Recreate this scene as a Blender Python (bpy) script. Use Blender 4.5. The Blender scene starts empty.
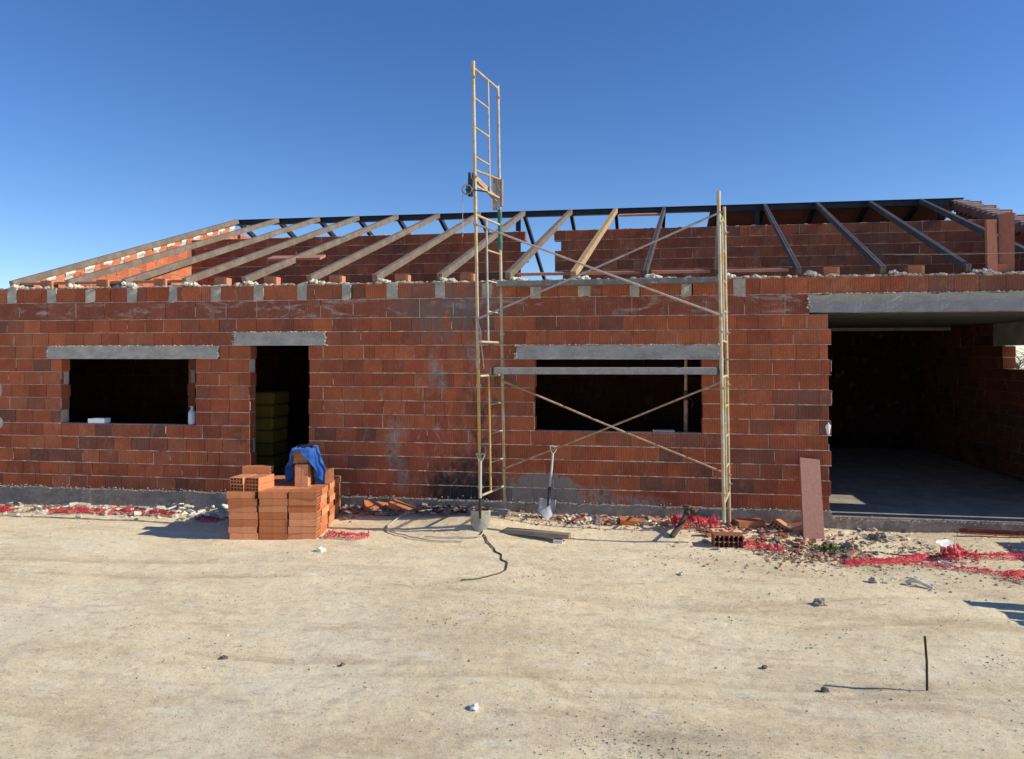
import bpy, math, random
from mathutils import Vector, Matrix, noise, Euler
R = random.Random(7)
scn = bpy.context.scene
COL = bpy.data.collections.new("scene"); scn.collection.children.link(COL)
rad = math.radians

# ------------------------------------------------------------------ helpers
class MB:
    """collects faces with a colour each; build() links them as ONE mesh object"""
    def __init__(s): s.v = []; s.f = []; s.c = []; s.sm = []
    def add(s, vs, fs, col=(1, 1, 1), smooth=False):
        n = len(s.v); s.v += [tuple(p) for p in vs]
        for f in fs:
            s.f.append(tuple(i + n for i in f)); s.c.append(col); s.sm.append(smooth)
    def box(s, a, b, col=(1, 1, 1), M=None):
        x0, y0, z0 = a; x1, y1, z1 = b
        vs = [Vector(p) for p in ((x0,y0,z0),(x1,y0,z0),(x1,y1,z0),(x0,y1,z0),(x0,y0,z1),(x1,y0,z1),(x1,y1,z1),(x0,y1,z1))]
        if M is not None: vs = [M @ p for p in vs]
        s.add(vs, [(0,3,2,1),(4,5,6,7),(0,1,5,4),(1,2,6,5),(2,3,7,6),(3,0,4,7)], col)
    def cbox(s, a, b, ch=.003, col=(1, 1, 1), M=None):
        """box with all its edges chamfered"""
        x0, y0, z0 = a; x1, y1, z1 = b
        X = (x0, x0+ch, x1-ch, x1); Y = (y0, y0+ch, y1-ch, y1); Z = (z0, z0+ch, z1-ch, z1)
        P = []; idx = {}
        def g(i, j, k):
            if (i, j, k) not in idx: idx[(i,j,k)] = len(P); P.append(Vector((X[i], Y[j], Z[k])))
            return idx[(i,j,k)]
        F = []
        F.append((g(1,0,1), g(2,0,1), g(2,0,2), g(1,0,2))); F.append((g(2,3,1), g(1,3,1), g(1,3,2), g(2,3,2)))
        F.append((g(0,2,1), g(0,1,1), g(0,1,2), g(0,2,2))); F.append((g(3,1,1), g(3,2,1), g(3,2,2), g(3,1,2)))
        F.append((g(1,2,0), g(2,2,0), g(2,1,0), g(1,1,0))); F.append((g(1,1,3), g(2,1,3), g(2,2,3), g(1,2,3)))
        for zi, zf in ((1, 0), (2, 3)):
            for (a1, a2, b1, b2) in (((1,0),(2,0),(2,1),(1,1)), ((2,3),(1,3),(1,2),(2,2)), ((0,2),(0,1),(1,1),(1,2)), ((3,1),(3,2),(2,2),(2,1))):
                q = (g(*a1, zi), g(*a2, zi), g(*b1, zf), g(*b2, zf))
                F.append(q if zi == 2 else q[::-1])
        for (a1, b1) in (((1,0),(0,1)), ((2,0),(3,1)), ((2,3),(3,2)), ((1,3),(0,2))):
            F.append((g(*a1,1), g(*a1,2), g(*b1,2), g(*b1,1)))
            for zi, zf in ((1,0),(2,3)):
                ci = (1 if a1[0] == 1 else 2, 1 if b1[1] == 1 else 2)
                F.append((g(*a1, zi), g(*b1, zi), g(ci[0], ci[1], zf)))
        if M is not None: P = [M @ p for p in P]
        s.add(P, F, col)
    def tube(s, pts, r, n=10, col=(1, 1, 1), caps=True):
        pts = [Vector(p) for p in pts]
        rr = r if isinstance(r, (list, tuple)) else [r]*len(pts)
        rings = []; up = None
        for i, p in enumerate(pts):
            d = (pts[min(i+1, len(pts)-1)] - pts[max(i-1, 0)]).normalized()
            if up is None:
                up = Vector((0,0,1)) if abs(d.z) < .9 else Vector((1,0,0))
            a = d.cross(up).normalized(); up = a.cross(d).normalized()
            rings.append([p + (a*math.cos(t) + up*math.sin(t))*rr[i] for t in [2*math.pi*k/n for k in range(n)]])
        vs = [q for ring in rings for q in ring]; fs = []
        for i in range(len(pts)-1):
            for k in range(n):
                fs.append((i*n+k, i*n+(k+1) % n, (i+1)*n+(k+1) % n, (i+1)*n+k))
        s.add(vs, fs, col, True)
        if caps: s.add(vs, [tuple(range(n)), tuple(range(len(vs)-n, len(vs)))[::-1]], col)
    def rock(s, c, r, rng, col=(1,1,1), flat=.65, n=1, ang=.35):
        vs, fs = ICO[n]; off = rng.random()*99
        M = Euler((rng.random()*6, rng.random()*6, rng.random()*6)).to_matrix()
        sc = Vector((1+rng.uniform(-.25,.35), 1+rng.uniform(-.25,.25), 1+rng.uniform(-.3,.1)))
        out = []
        for v in vs:
            q = Vector((v.x*sc.x, v.y*sc.y, v.z*sc.z)); q = M @ q
            q *= 1 + ang*noise.noise(v*1.7+Vector((off,0,0)))*1.4
            out.append(Vector(c) + Vector((q.x*r, q.y*r, q.z*r*flat)))
        s.add(out, fs, col)
    def build(s, name, mat, parent=None, bevel=0):
        me = bpy.data.meshes.new(name); me.from_pydata(s.v, [], s.f)
        at = me.attributes.new("Col", 'FLOAT_COLOR', 'FACE')
        flat = []
        for c in s.c: flat += [c[0], c[1], c[2], 1.0]
        at.data.foreach_set("color", flat)
        me.polygons.foreach_set("use_smooth", s.sm); me.update()
        me.materials.append(mat)
        o = bpy.data.objects.new(name, me); COL.objects.link(o)
        if parent is not None: o.parent = parent
        if bevel:
            m = o.modifiers.new("bevel", 'BEVEL'); m.width = bevel; m.segments = 2; m.limit_method = 'ANGLE'
        return o
def ico(n):
    t = (1+5**.5)/2
    v = [Vector(p).normalized() for p in ((-1,t,0),(1,t,0),(-1,-t,0),(1,-t,0),(0,-1,t),(0,1,t),(0,-1,-t),(0,1,-t),(t,0,-1),(t,0,1),(-t,0,-1),(-t,0,1))]
    f = [(0,11,5),(0,5,1),(0,1,7),(0,7,10),(0,10,11),(1,5,9),(5,11,4),(11,10,2),(10,7,6),(7,1,8),(3,9,4),(3,4,2),(3,2,6),(3,6,8),(3,8,9),(4,9,5),(2,4,11),(6,2,10),(8,6,7),(9,8,1)]
    for _ in range(n):
        nf = []; mid = {}
        def m(a, b):
            k = (min(a,b), max(a,b))
            if k not in mid: mid[k] = len(v); v.append(((v[a]+v[b])/2).normalized())
            return mid[k]
        for a, b, c in f:
            x, y, z = m(a,b), m(b,c), m(c,a); nf += [(a,x,z),(b,y,x),(c,z,y),(x,y,z)]
        f = nf
    return v, f
ICO = {0: ico(0), 1: ico(1), 2: ico(2)}
def tag(o, label=None, cat=None, group=None, kind=None):
    if label: o["label"] = label
    if cat: o["category"] = cat
    if group: o["group"] = group
    if kind: o["kind"] = kind
    return o
def thing(name, loc, label, cat, group=None, rz=0):
    o = bpy.data.objects.new(name, None); COL.objects.link(o); o.location = loc; o.rotation_euler = (0, 0, rz)
    o.empty_display_size = .1
    return tag(o, label, cat, group)
def clump(v, s=1.0): return noise.noise(Vector(v)*s)
def smooth(a, b, x):
    t = max(0, min(1, (x-a)/(b-a))); return t*t*(3-2*t)
def jit(c, a, rng=R):
    k = 1+rng.uniform(-a, a); return tuple(max(0, x*k) for x in c)
def mixc(a, b, t): return tuple(x*(1-t)+y*t for x, y in zip(a, b))

# ------------------------------------------------------------------ materials
class NT:
    def __init__(s, name, rough=.9, metal=0.0, spec=.3):
        s.m = bpy.data.materials.new(name); s.m.use_nodes = True; s.t = s.m.node_tree
        s.b = s.t.nodes["Principled BSDF"]; s.b.inputs["Roughness"].default_value = rough
        s.b.inputs["Metallic"].default_value = metal; s.b.inputs["Specular IOR Level"].default_value = spec
        s.co = s.n("ShaderNodeTexCoord").outputs["Object"]
    def n(s, t, **k):
        x = s.t.nodes.new(t)
        for a, b in k.items(): setattr(x, a, b)
        return x
    def l(s, a, b): s.t.links.new(a, b)
    def noise(s, sc, det=4, rough=.6, vec=None, dist=0, stretch=None):
        x = s.n("ShaderNodeTexNoise"); x.inputs["Scale"].default_value = sc; x.inputs["Detail"].default_value = det
        x.inputs["Roughness"].default_value = rough; x.inputs["Distortion"].default_value = dist
        v = vec or s.co
        if stretch:
            mp = s.n("ShaderNodeMapping"); mp.inputs["Scale"].default_value = stretch; s.l(v, mp.inputs[0]); v = mp.outputs[0]
        s.l(v, x.inputs["Vector"]); return x.outputs["Fac"]
    def ramp(s, fac, pts):
        x = s.n("ShaderNodeValToRGB"); e = x.color_ramp.elements
        while len(e) < len(pts): e.new(.5)
        for q, (p, c) in zip(e, pts):
            q.position = p; q.color = (c, c, c, 1) if isinstance(c, (int, float)) else (*c, 1)
        s.l(fac, x.inputs[0]); return x.outputs[0]
    def mix(s, fac, a, b, mode='MIX'):
        x = s.n("ShaderNodeMix", data_type='RGBA', blend_type=mode)
        for i, v in ((0, fac), (6, a), (7, b)):
            if isinstance(v, (int, float)): x.inputs[i].default_value = v if i == 0 else (v, v, v, 1)
            elif isinstance(v, tuple): x.inputs[i].default_value = (*v, 1)
            else: s.l(v, x.inputs[i])
        return x.outputs[2]
    def math(s, op, a, b=None, clamp=False):
        x = s.n("ShaderNodeMath", operation=op, use_clamp=clamp)
        for i, v in ((0, a), (1, b)):
            if v is None: continue
            if isinstance(v, (int, float)): x.inputs[i].default_value = v
            else: s.l(v, x.inputs[i])
        return x.outputs[0]
    def attr(s):
        x = s.n("ShaderNodeAttribute"); x.attribute_name = "Col"; return x.outputs["Color"]
    def bump(s, h, dist, strength=1.0, prev=None):
        x = s.n("ShaderNodeBump"); x.inputs["Distance"].default_value = dist; x.inputs["Strength"].default_value = strength
        s.l(h, x.inputs["Height"])
        if prev: s.l(prev, x.inputs["Normal"])
        return x.outputs[0]
    def done(s, col, nrm=None):
        if isinstance(col, tuple): s.b.inputs["Base Color"].default_value = (*col, 1)
        else: s.l(col, s.b.inputs["Base Color"])
        if nrm: s.l(nrm, s.b.inputs["Normal"])
        return s.m

def m_block(stain=False):
    t = NT("fired_clay_block" + ("_stained" if stain else ""), .88, 0, .2)
    sx = t.n("ShaderNodeSeparateXYZ"); t.l(t.co, sx.inputs[0])
    u = t.math('ADD', sx.outputs[0], sx.outputs[1])
    cb = t.n("ShaderNodeCombineXYZ"); t.l(u, cb.inputs[0])
    wv = t.n("ShaderNodeTexWave", wave_type='BANDS', bands_direction='X'); wv.inputs["Scale"].default_value = 9.6
    wv.inputs["Distortion"].default_value = 0; t.l(cb.outputs[0], wv.inputs["Vector"])
    c = t.attr()
    c = t.mix(1.0, c, t.ramp(t.noise(70, 3, .7, stretch=(1,1,.35)), [(.25, .72), (.75, 1.22)]), 'MULTIPLY')
    c = t.mix(1.0, c, t.ramp(t.noise(2.1, 5, .65), [(.3, .74), (.72, 1.2)]), 'MULTIPLY')
    c = t.mix(.48, c, t.ramp(wv.outputs["Fac"], [(0, .55), (.5, 1.0)]), 'MULTIPLY')
    # mortar dust rubbed over the blocks
    d = t.ramp(t.noise(5.5, 8, .72, stretch=(1,1,.55)), [(.56, 0.0), (.74, .5)])
    c = t.mix(d, c, (.44, .32, .25))
    d2 = t.ramp(t.noise(38, 4, .8), [(.66, 0.0), (.74, .5)])
    c = t.mix(d2, c, (.46, .38, .32))
    if stain:
        def blob(cx, cz, rx, rz):
            a = t.math('MULTIPLY', t.math('SUBTRACT', sx.outputs[0], cx), 1/rx); b = t.math('MULTIPLY', t.math('SUBTRACT', sx.outputs[2], cz), 1/rz)
            q = t.math('ADD', t.math('MULTIPLY', a, a), t.math('MULTIPLY', b, b))
            return t.math('SUBTRACT', 1.0, q, True)
        nn = t.noise(4.5, 8, .7, dist=.5, stretch=(1,1,.5))
        pt = t.math('MULTIPLY', blob(-1.2, .26, .72, .46), t.ramp(t.noise(5, 9, .8, dist=.5), [(.36, .10), (.60, 2.2)]))
        c = t.mix(t.ramp(pt, [(.32, 0.0), (.40, .92)]), c, t.mix(t.noise(20, 6, .8), (.20,.18,.16), (.36,.325,.28)))
        up = t.math('MULTIPLY', t.math('GREATER_THAN', sx.outputs[2], 2.85), t.math('LESS_THAN', sx.outputs[2], 3.11))
        sm = t.math('MULTIPLY', up, t.ramp(t.noise(2.6, 9, .75, dist=.8, stretch=(.7,1,2.2)), [(.52, 0.0), (.62, .75)]))
        c = t.mix(sm, c, (.46,.40,.36))
        gr = t.math('MULTIPLY', blob(-2.55, 3.0, 1.0, .6), t.ramp(t.noise(6, 8, .75, stretch=(1.6,1,.5)), [(.40, 0.0), (.58, 1.1)]))
        c = t.mix(gr, c, (.17,.15,.135))
        # damp, sooty splash behind the scaffold
        dm = t.math('MULTIPLY', blob(-2.32, .36, .72, .62), t.ramp(nn, [(.36, 0.0), (.52, 1.6)]))
        c = t.mix(t.math('MULTIPLY', dm, .9, True), c, (.045, .038, .035))
        dm2 = t.math('MULTIPLY', blob(-2.05, 1.2, .45, 1.7), t.ramp(t.noise(6, 7, .7, dist=.4, stretch=(1,1,.6)), [(.46, 0.0), (.62, .8)]))
        c = t.mix(dm2, c, (.05, .04, .038))
        wh = t.math('MULTIPLY', blob(-2.6, 1.0, 1.2, 2.2), t.ramp(t.noise(4.6, 9, .78, dist=1.0, stretch=(1.4,1,.6)), [(.55, 0.0), (.66, .75)]))
        c = t.mix(wh, c, (.42, .35, .30))
        for (bx, bz, brx, brz, k) in ((-3.35,1.02,.16,.45,.8), (-3.2,.55,.12,.3,.6), (-2.75,2.1,.1,.35,.8), (-2.62,1.95,.08,.25,.8), (-2.2,2.35,.12,.2,.6), (-.45,.36,.3,.16,.9), (.1,.30,.5,.10,.8)):
            g = t.math('MULTIPLY', blob(bx, bz, brx, brz), t.ramp(t.noise(10, 9, .8, dist=.6), [(.42, 0.0), (.56, k)]))
            c = t.mix(g, c, (.36, .33, .29))
    n1 = t.bump(wv.outputs["Fac"], .0022, .7)
    n2 = t.bump(t.noise(45, 6, .75), .004, .9, n1)
    return t.done(c, n2)
def m_attr(name, rough=.9, nsc=25, bump=.004, lo=.75, hi=1.2, metal=0, spec=.25):
    t = NT(name, rough, metal, spec)
    c = t.mix(1.0, t.attr(), t.ramp(t.noise(nsc, 5, .7), [(.3, lo), (.7, hi)]), 'MULTIPLY')
    return t.done(c, t.bump(t.noise(nsc*2.2, 6, .75), bump, .8))
def m_concrete(name, base, stainc=(.5,.48,.43), bump=.01):
    t = NT(name, .93, 0, .2)
    c = t.mix(t.ramp(t.noise(3.2, 8, .7, stretch=(1,1,2)), [(.35, 0.0), (.68, 1.0)]), tuple(x*.72 for x in base), tuple(min(1,x*1.25) for x in base))
    c = t.mix(t.ramp(t.noise(14, 6, .75), [(.55, 0.0), (.72, .75)]), c, stainc)
    c = t.mix(1.0, c, t.ramp(t.noise(90, 3, .8), [(.3, .8), (.7, 1.15)]), 'MULTIPLY')
    n = t.bump(t.noise(22, 8, .75), bump, .9); n = t.bump(t.noise(120, 3, .7), .002, .8, n)
    return t.done(c, n)
def m_metal(name, c1, c2, c3, rough=.55, sc=9, th=(.45,.6), metal=.2):
    t = NT(name, rough, metal, .4)
    c = t.mix(t.ramp(t.noise(sc, 6, .7), [(th[0], 0.0), (th[1], 1.0)]), c1, c2)
    c = t.mix(t.ramp(t.noise(sc*3.7, 6, .75), [(.56, 0.0), (.66, 1.0)]), c, c3)
    return t.done(c, t.bump(t.noise(60, 5, .7), .0015, .7))
M = {}
M['block'] = m_block(); M['blockst'] = m_block(True)
M['mortar'] = m_attr("mortar", .95, 40, .008, .7, 1.25)
M['crust'] = m_attr("rough_mortar", .95, 30, .01, .7, 1.25)
M['brick'] = m_attr("hollow_brick_clay", .85, 18, .002, .82, 1.15)
M['board'] = m_attr("ceramic_board", .8, 22, .002, .82, 1.15)
M['lintel'] = m_concrete("precast_concrete", (.47,.44,.39), (.60,.54,.43))
M['footing'] = m_concrete("footing_concrete", (.37,.315,.265), (.62,.54,.44), .03)
M['slab'] = m_concrete("floor_concrete", (.42,.36,.28), (.52,.45,.36), .006)
def m_stained_beam():  # beam concrete with tan staining towards the top
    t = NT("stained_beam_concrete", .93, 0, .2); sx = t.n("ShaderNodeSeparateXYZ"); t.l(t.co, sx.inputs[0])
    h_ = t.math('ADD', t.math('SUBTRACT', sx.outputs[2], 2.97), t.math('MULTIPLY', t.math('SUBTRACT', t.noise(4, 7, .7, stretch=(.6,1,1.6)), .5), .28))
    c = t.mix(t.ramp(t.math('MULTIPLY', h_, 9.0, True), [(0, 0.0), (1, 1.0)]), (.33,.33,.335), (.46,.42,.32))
    c = t.mix(t.ramp(t.noise(9, 8, .75, stretch=(.5,1,2)), [(.5, 0.0), (.7, .8)]), c, (.24,.23,.21))
    c = t.mix(t.ramp(t.noise(30, 6, .75), [(.58, 0.0), (.68, .8)]), c, (.62,.57,.48))
    return t.done(c, t.bump(t.noise(26, 8, .8), .016, .9))
M['beamc'] = m_stained_beam()
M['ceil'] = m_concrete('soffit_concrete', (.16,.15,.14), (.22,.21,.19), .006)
M['pad'] = m_concrete("poured_concrete", (.50,.46,.38), (.66,.60,.50), .03)
M['ridge'] = m_metal("dark_primed_steel", (.018,.02,.03), (.03,.032,.04), (.05,.04,.035), .5, 5)
M['rafter'] = m_metal("galvanised_steel", (.21,.155,.11), (.28,.215,.155), (.14,.095,.065), .5, 4, metal=.15)
M['brace2'] = m_metal('raw_timber_rafter', (.42,.27,.13), (.50,.34,.18), (.30,.19,.10), .8, 6, metal=0)
M['rafter_shade'] = m_metal("shaded_steel", (.10,.08,.062), (.14,.115,.09), (.07,.055,.045), .5, 4, metal=.15)  # right-hand rafters: shade of their sunless faces painted as darker steel
M['yellow'] = m_metal("worn_yellow_paint", (.62,.36,.06), (.50,.33,.14), (.60,.52,.42), .6, 7)
M['cream'] = m_metal("mortar_spattered_steel", (.54,.46,.33), (.50,.34,.13), (.68,.64,.56), .65, 7)
M['yellow2'] = m_metal('dirty_yellow_paint', (.50,.36,.14), (.55,.47,.34), (.62,.58,.5), .65, 7)
M['rust'] = m_metal("rusty_tube", (.40,.24,.13), (.52,.38,.25), (.62,.54,.43), .75, 9)
M['brace'] = m_metal("dull_zinc_tube", (.44,.40,.36), (.36,.28,.22), (.56,.53,.48), .6, 8)
M['green'] = m_metal("green_paint", (.03,.14,.11), (.05,.18,.13), (.35,.36,.3), .6, 8)
M['plankgrey'] = m_metal("weathered_plank", (.17,.16,.155), (.25,.235,.22), (.42,.40,.37), .9, 6, metal=0)
M['plankpale'] = m_metal('pale_weathered_plank', (.30,.285,.265), (.38,.36,.33), (.52,.49,.44), .9, 7, metal=0)
M['dark'] = m_metal("dark_iron", (.03,.028,.026), (.05,.045,.04), (.09,.07,.05), .6, 20)
M['foam'] = m_attr("mounting_foam", .9, 30, .012, .85, 1.1)
M['white'] = m_attr("white_plastic", .5, 8, .001, .9, 1.05)
def m_wood():
    t = NT("weathered_wood", .9, 0, .2)
    g = t.noise(14, 6, .7, stretch=(.12, 1, 1), dist=.4)
    c = t.mix(1.0, t.attr(), t.ramp(g, [(.3, .6), (.7, 1.2)]), 'MULTIPLY')
    return t.done(c, t.bump(g, .004, .8))
M['wood'] = m_wood()
def m_cloth():
    t = NT("blue_cotton", .9, 0, .15); t.b.inputs["Sheen Weight"].default_value = .2
    c = t.mix(t.ramp(t.noise(9, 5, .6), [(.35, 0.0), (.7, 1.0)]), (.018,.085,.33), (.04,.16,.50))
    return t.done(c, t.bump(t.noise(16, 7, .75), .018, 1.0))
M['cloth'] = m_cloth()
M['navy'] = NT("navy_cloth", .9).done((.012,.016,.045))
def m_net():
    t = NT("red_plastic_netting", .55, 0, .4)
    tr = t.n("ShaderNodeBsdfTransparent"); mx = t.n("ShaderNodeMixShader")
    v = t.n("ShaderNodeTexVoronoi", feature='DISTANCE_TO_EDGE'); v.inputs["Scale"].default_value = 42; t.l(t.co, v.inputs["Vector"])
    thr = t.math('ADD', t.math('MULTIPLY', t.noise(6, 4, .7), .19), .0)
    a = t.math('LESS_THAN', v.outputs["Distance"], thr)
    t.l(a, mx.inputs[0]); t.l(tr.outputs[0], mx.inputs[1]); t.l(t.b.outputs[0], mx.inputs[2])
    t.l(mx.outputs[0], t.t.nodes["Material Output"].inputs["Surface"])
    return t.done(t.mix(t.noise(12, 4, .7), (.66,.015,.045), (.85,.09,.12)))
M['net'] = m_net()
def m_leaf():
    t = NT("leaf", .6, 0, .3); return t.done(t.mix(1.0, t.attr(), t.ramp(t.noise(8), [(.3,.8),(.7,1.2)]), 'MULTIPLY'))
M['leaf'] = m_leaf()
def m_ground():
    t = NT("sandy_ground", .97, 0, .1)
    c = t.mix(t.ramp(t.noise(.5, 6, .6, dist=.4), [(.35, 0.0), (.65, 1.0)]), (.93,.75,.47), (.98,.83,.565))
    c = t.mix(t.ramp(t.noise(1.6, 9, .72, dist=.5, stretch=(.45, 1.5, 1)), [(.47, 0.0), (.66, .75)]), c, (.70,.53,.335))
    c = t.mix(t.ramp(t.noise(1.0, 8, .72, dist=.4), [(.57, 0.0), (.75, .5)]), c, (.74,.51,.33))
    c = t.mix(t.ramp(t.noise(5.5, 9, .78, stretch=(.6, 1.3, 1)), [(.52, 0.0), (.66, .75)]), c, (.62,.49,.33))
    c = t.mix(t.ramp(t.noise(4.2, 9, .78, stretch=(.5, 1.4, 1)), [(.53, 0.0), (.68, .7)]), c, (.98,.90,.72))
    c = t.mix(1.0, c, t.ramp(t.noise(17, 8, .85), [(.34, .74), (.46, 1.04), (.66, 1.16)]), 'MULTIPLY')
    c = t.mix(1.0, c, t.ramp(t.noise(75, 4, .8), [(.32, .74), (.48, 1.05), (.68, 1.16)]), 'MULTIPLY')
    c = t.mix(t.ramp(t.noise(48, 3, .7), [(.63, 0.0), (.68, .8)]), c, (.30,.22,.14))
    c = t.mix(t.ramp(t.noise(66, 3, .7, stretch=(1,1.3,1)), [(.65, 0.0), (.70, .75)]), c, (.93,.88,.76))
    c = t.mix(1.0, c, t.attr(), 'MULTIPLY')
    n = t.bump(t.noise(5, 8, .7), .035, .5)
    n = t.bump(t.noise(24, 8, .82), .020, .9, n); n = t.bump(t.noise(100, 4, .8), .008, .9, n)
    return t.done(c, n)
M['ground'] = m_ground()

# ------------------------------------------------------------------ ground
WB = [(-14,-.04),(-10,-.05),(-6,.0),(-4,.08),(-2.2,.13),(-1,.11),(1,.06),(3,.03),(8,.02)]
def wallbase(x):
    for (a, p), (b, q) in zip(WB, WB[1:]):
        if x <= b: return p+(q-p)*max(0, (x-a))/(b-a)
    return WB[-1][1]
def trk(x, y, x0, y0, x1, y1, w):
    dx, dy = x1-x0, y1-y0; L = math.hypot(dx, dy); u = ((x-x0)*dx+(y-y0)*dy)/L
    if u < 0 or u > L: return 0
    dd = abs((x-x0)*dy-(y-y0)*dx)/L; dd = abs(dd + .04*noise.noise(Vector((u*1.5, 3, 0))))
    return math.exp(-(dd/w)**2)*min(1, u*2, (L-u)*2)
TR = [(-9.5,-3.2,-4.2,-2.6,.05), (-8.8,-3.6,-3.4,-3.0,.05), (.4,-3.4,3.6,-2.5,.05), (.9,-3.9,4.4,-2.9,.05), (-3.6,-5.05,-1.2,-4.95,.035), (-.9,-4.9,-.2,-5.5,.04), (-2.5,-5.25,3.8,-4.55,.05), (-3,-3.1,4.5,-3.6,.10), (-1,-5.4,2.6,-4.75,.03)]
def gz(x, y, fine=True):
    z = wallbase(x)*smooth(-1.3, -.25, y)
    if y > .25: return -.12
    v = Vector((x, y, 0))
    z += .10*math.exp(-(((x+1.95)/.75)**2+((y+.85)/.42)**2))*(1-smooth(-.4,0,y)*.6)
    z += .045*noise.noise(v*.45) + .016*noise.noise(v*1.3+Vector((7,3,0)))*(1-.4*smooth(-1, 0, y))
    if fine:
        z += .006*noise.noise(v*3.7) + .0055*noise.noise(v*9.3) + .0045*noise.noise(v*21)
        for t in TR: z -= .018*trk(x, y, *t)
    if y > -.02: z = min(z, -.02)
    return z
def dense(lo, a, b, hi, st):
    o = []; x = a
    while x <= b+1e-6: o.append(x); x += st
    s_ = st; x = b
    while x < hi: s_ *= 1.35; x += s_; o.append(min(x, hi))
    s_ = st; x = a
    while x > lo: s_ *= 1.35; x -= s_; o.insert(0, max(x, lo))
    return o
xs = dense(-900, -12, 7.5, 900, .04); ys = dense(-900, -7.2, .02, 1500, .035)
vs = [];cs = []
for y in ys:
    for x in xs:
        near = -13 < x < 9 and -9 < y < .3
        vs.append((x, y, gz(x, y) if near else (-.12 if y > .2 else 0.0)))
fs = []; nx = len(xs)
for j in range(len(ys)-1):
    for i in range(nx-1): fs.append((j*nx+i, j*nx+i+1, (j+1)*nx+i+1, (j+1)*nx+i))
g = MB(); g.v = vs; g.f = fs; g.sm = [True]*len(fs)
for f in fs:
    x, y, _ = vs[f[0]]
    k = 1.0
    if -13 < x < 9 and -9 < y < .3:
        q = smooth(-1.5, -.1, y + .5*noise.noise(Vector((x*1.1, y*1.1, 5))))
        col = mixc((1,1,1), (.92,.90,.88), q)
        # darker wet patch where mortar was mixed, grey spill near the bottom of the picture
        e = math.exp(-(((x+2.5)/1.0)**2+((y+.25)/.35)**2)); col = mixc(col, (.30,.27,.26), min(1, e*1.2))
        n0 = noise.noise(Vector((x*1.7, y*1.7, 1)))
        for (cx, cy, rx, ry, kk) in ((.1,-5.85,.7,.3,.3), (2.6,-1.9,1.6,.5,.4), (-.6,-4.3,1.2,.4,.18), (1.5,-4.9,1.4,.25,.15)):
            e = math.exp(-(((x-cx)/rx)**2+((y-cy)/ry)**2)); col = mixc(col, (.50,.49,.49), max(0, min(1, e*kk*(1+1.6*n0))))
        for t in TR: col = mixc(col, (.62,.57,.52), .4*trk(x, y, *t))
        g.c.append(col)
    else: g.c.append((1,1,1))
tag(g.build("ground", M['ground']), kind="structure")

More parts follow.
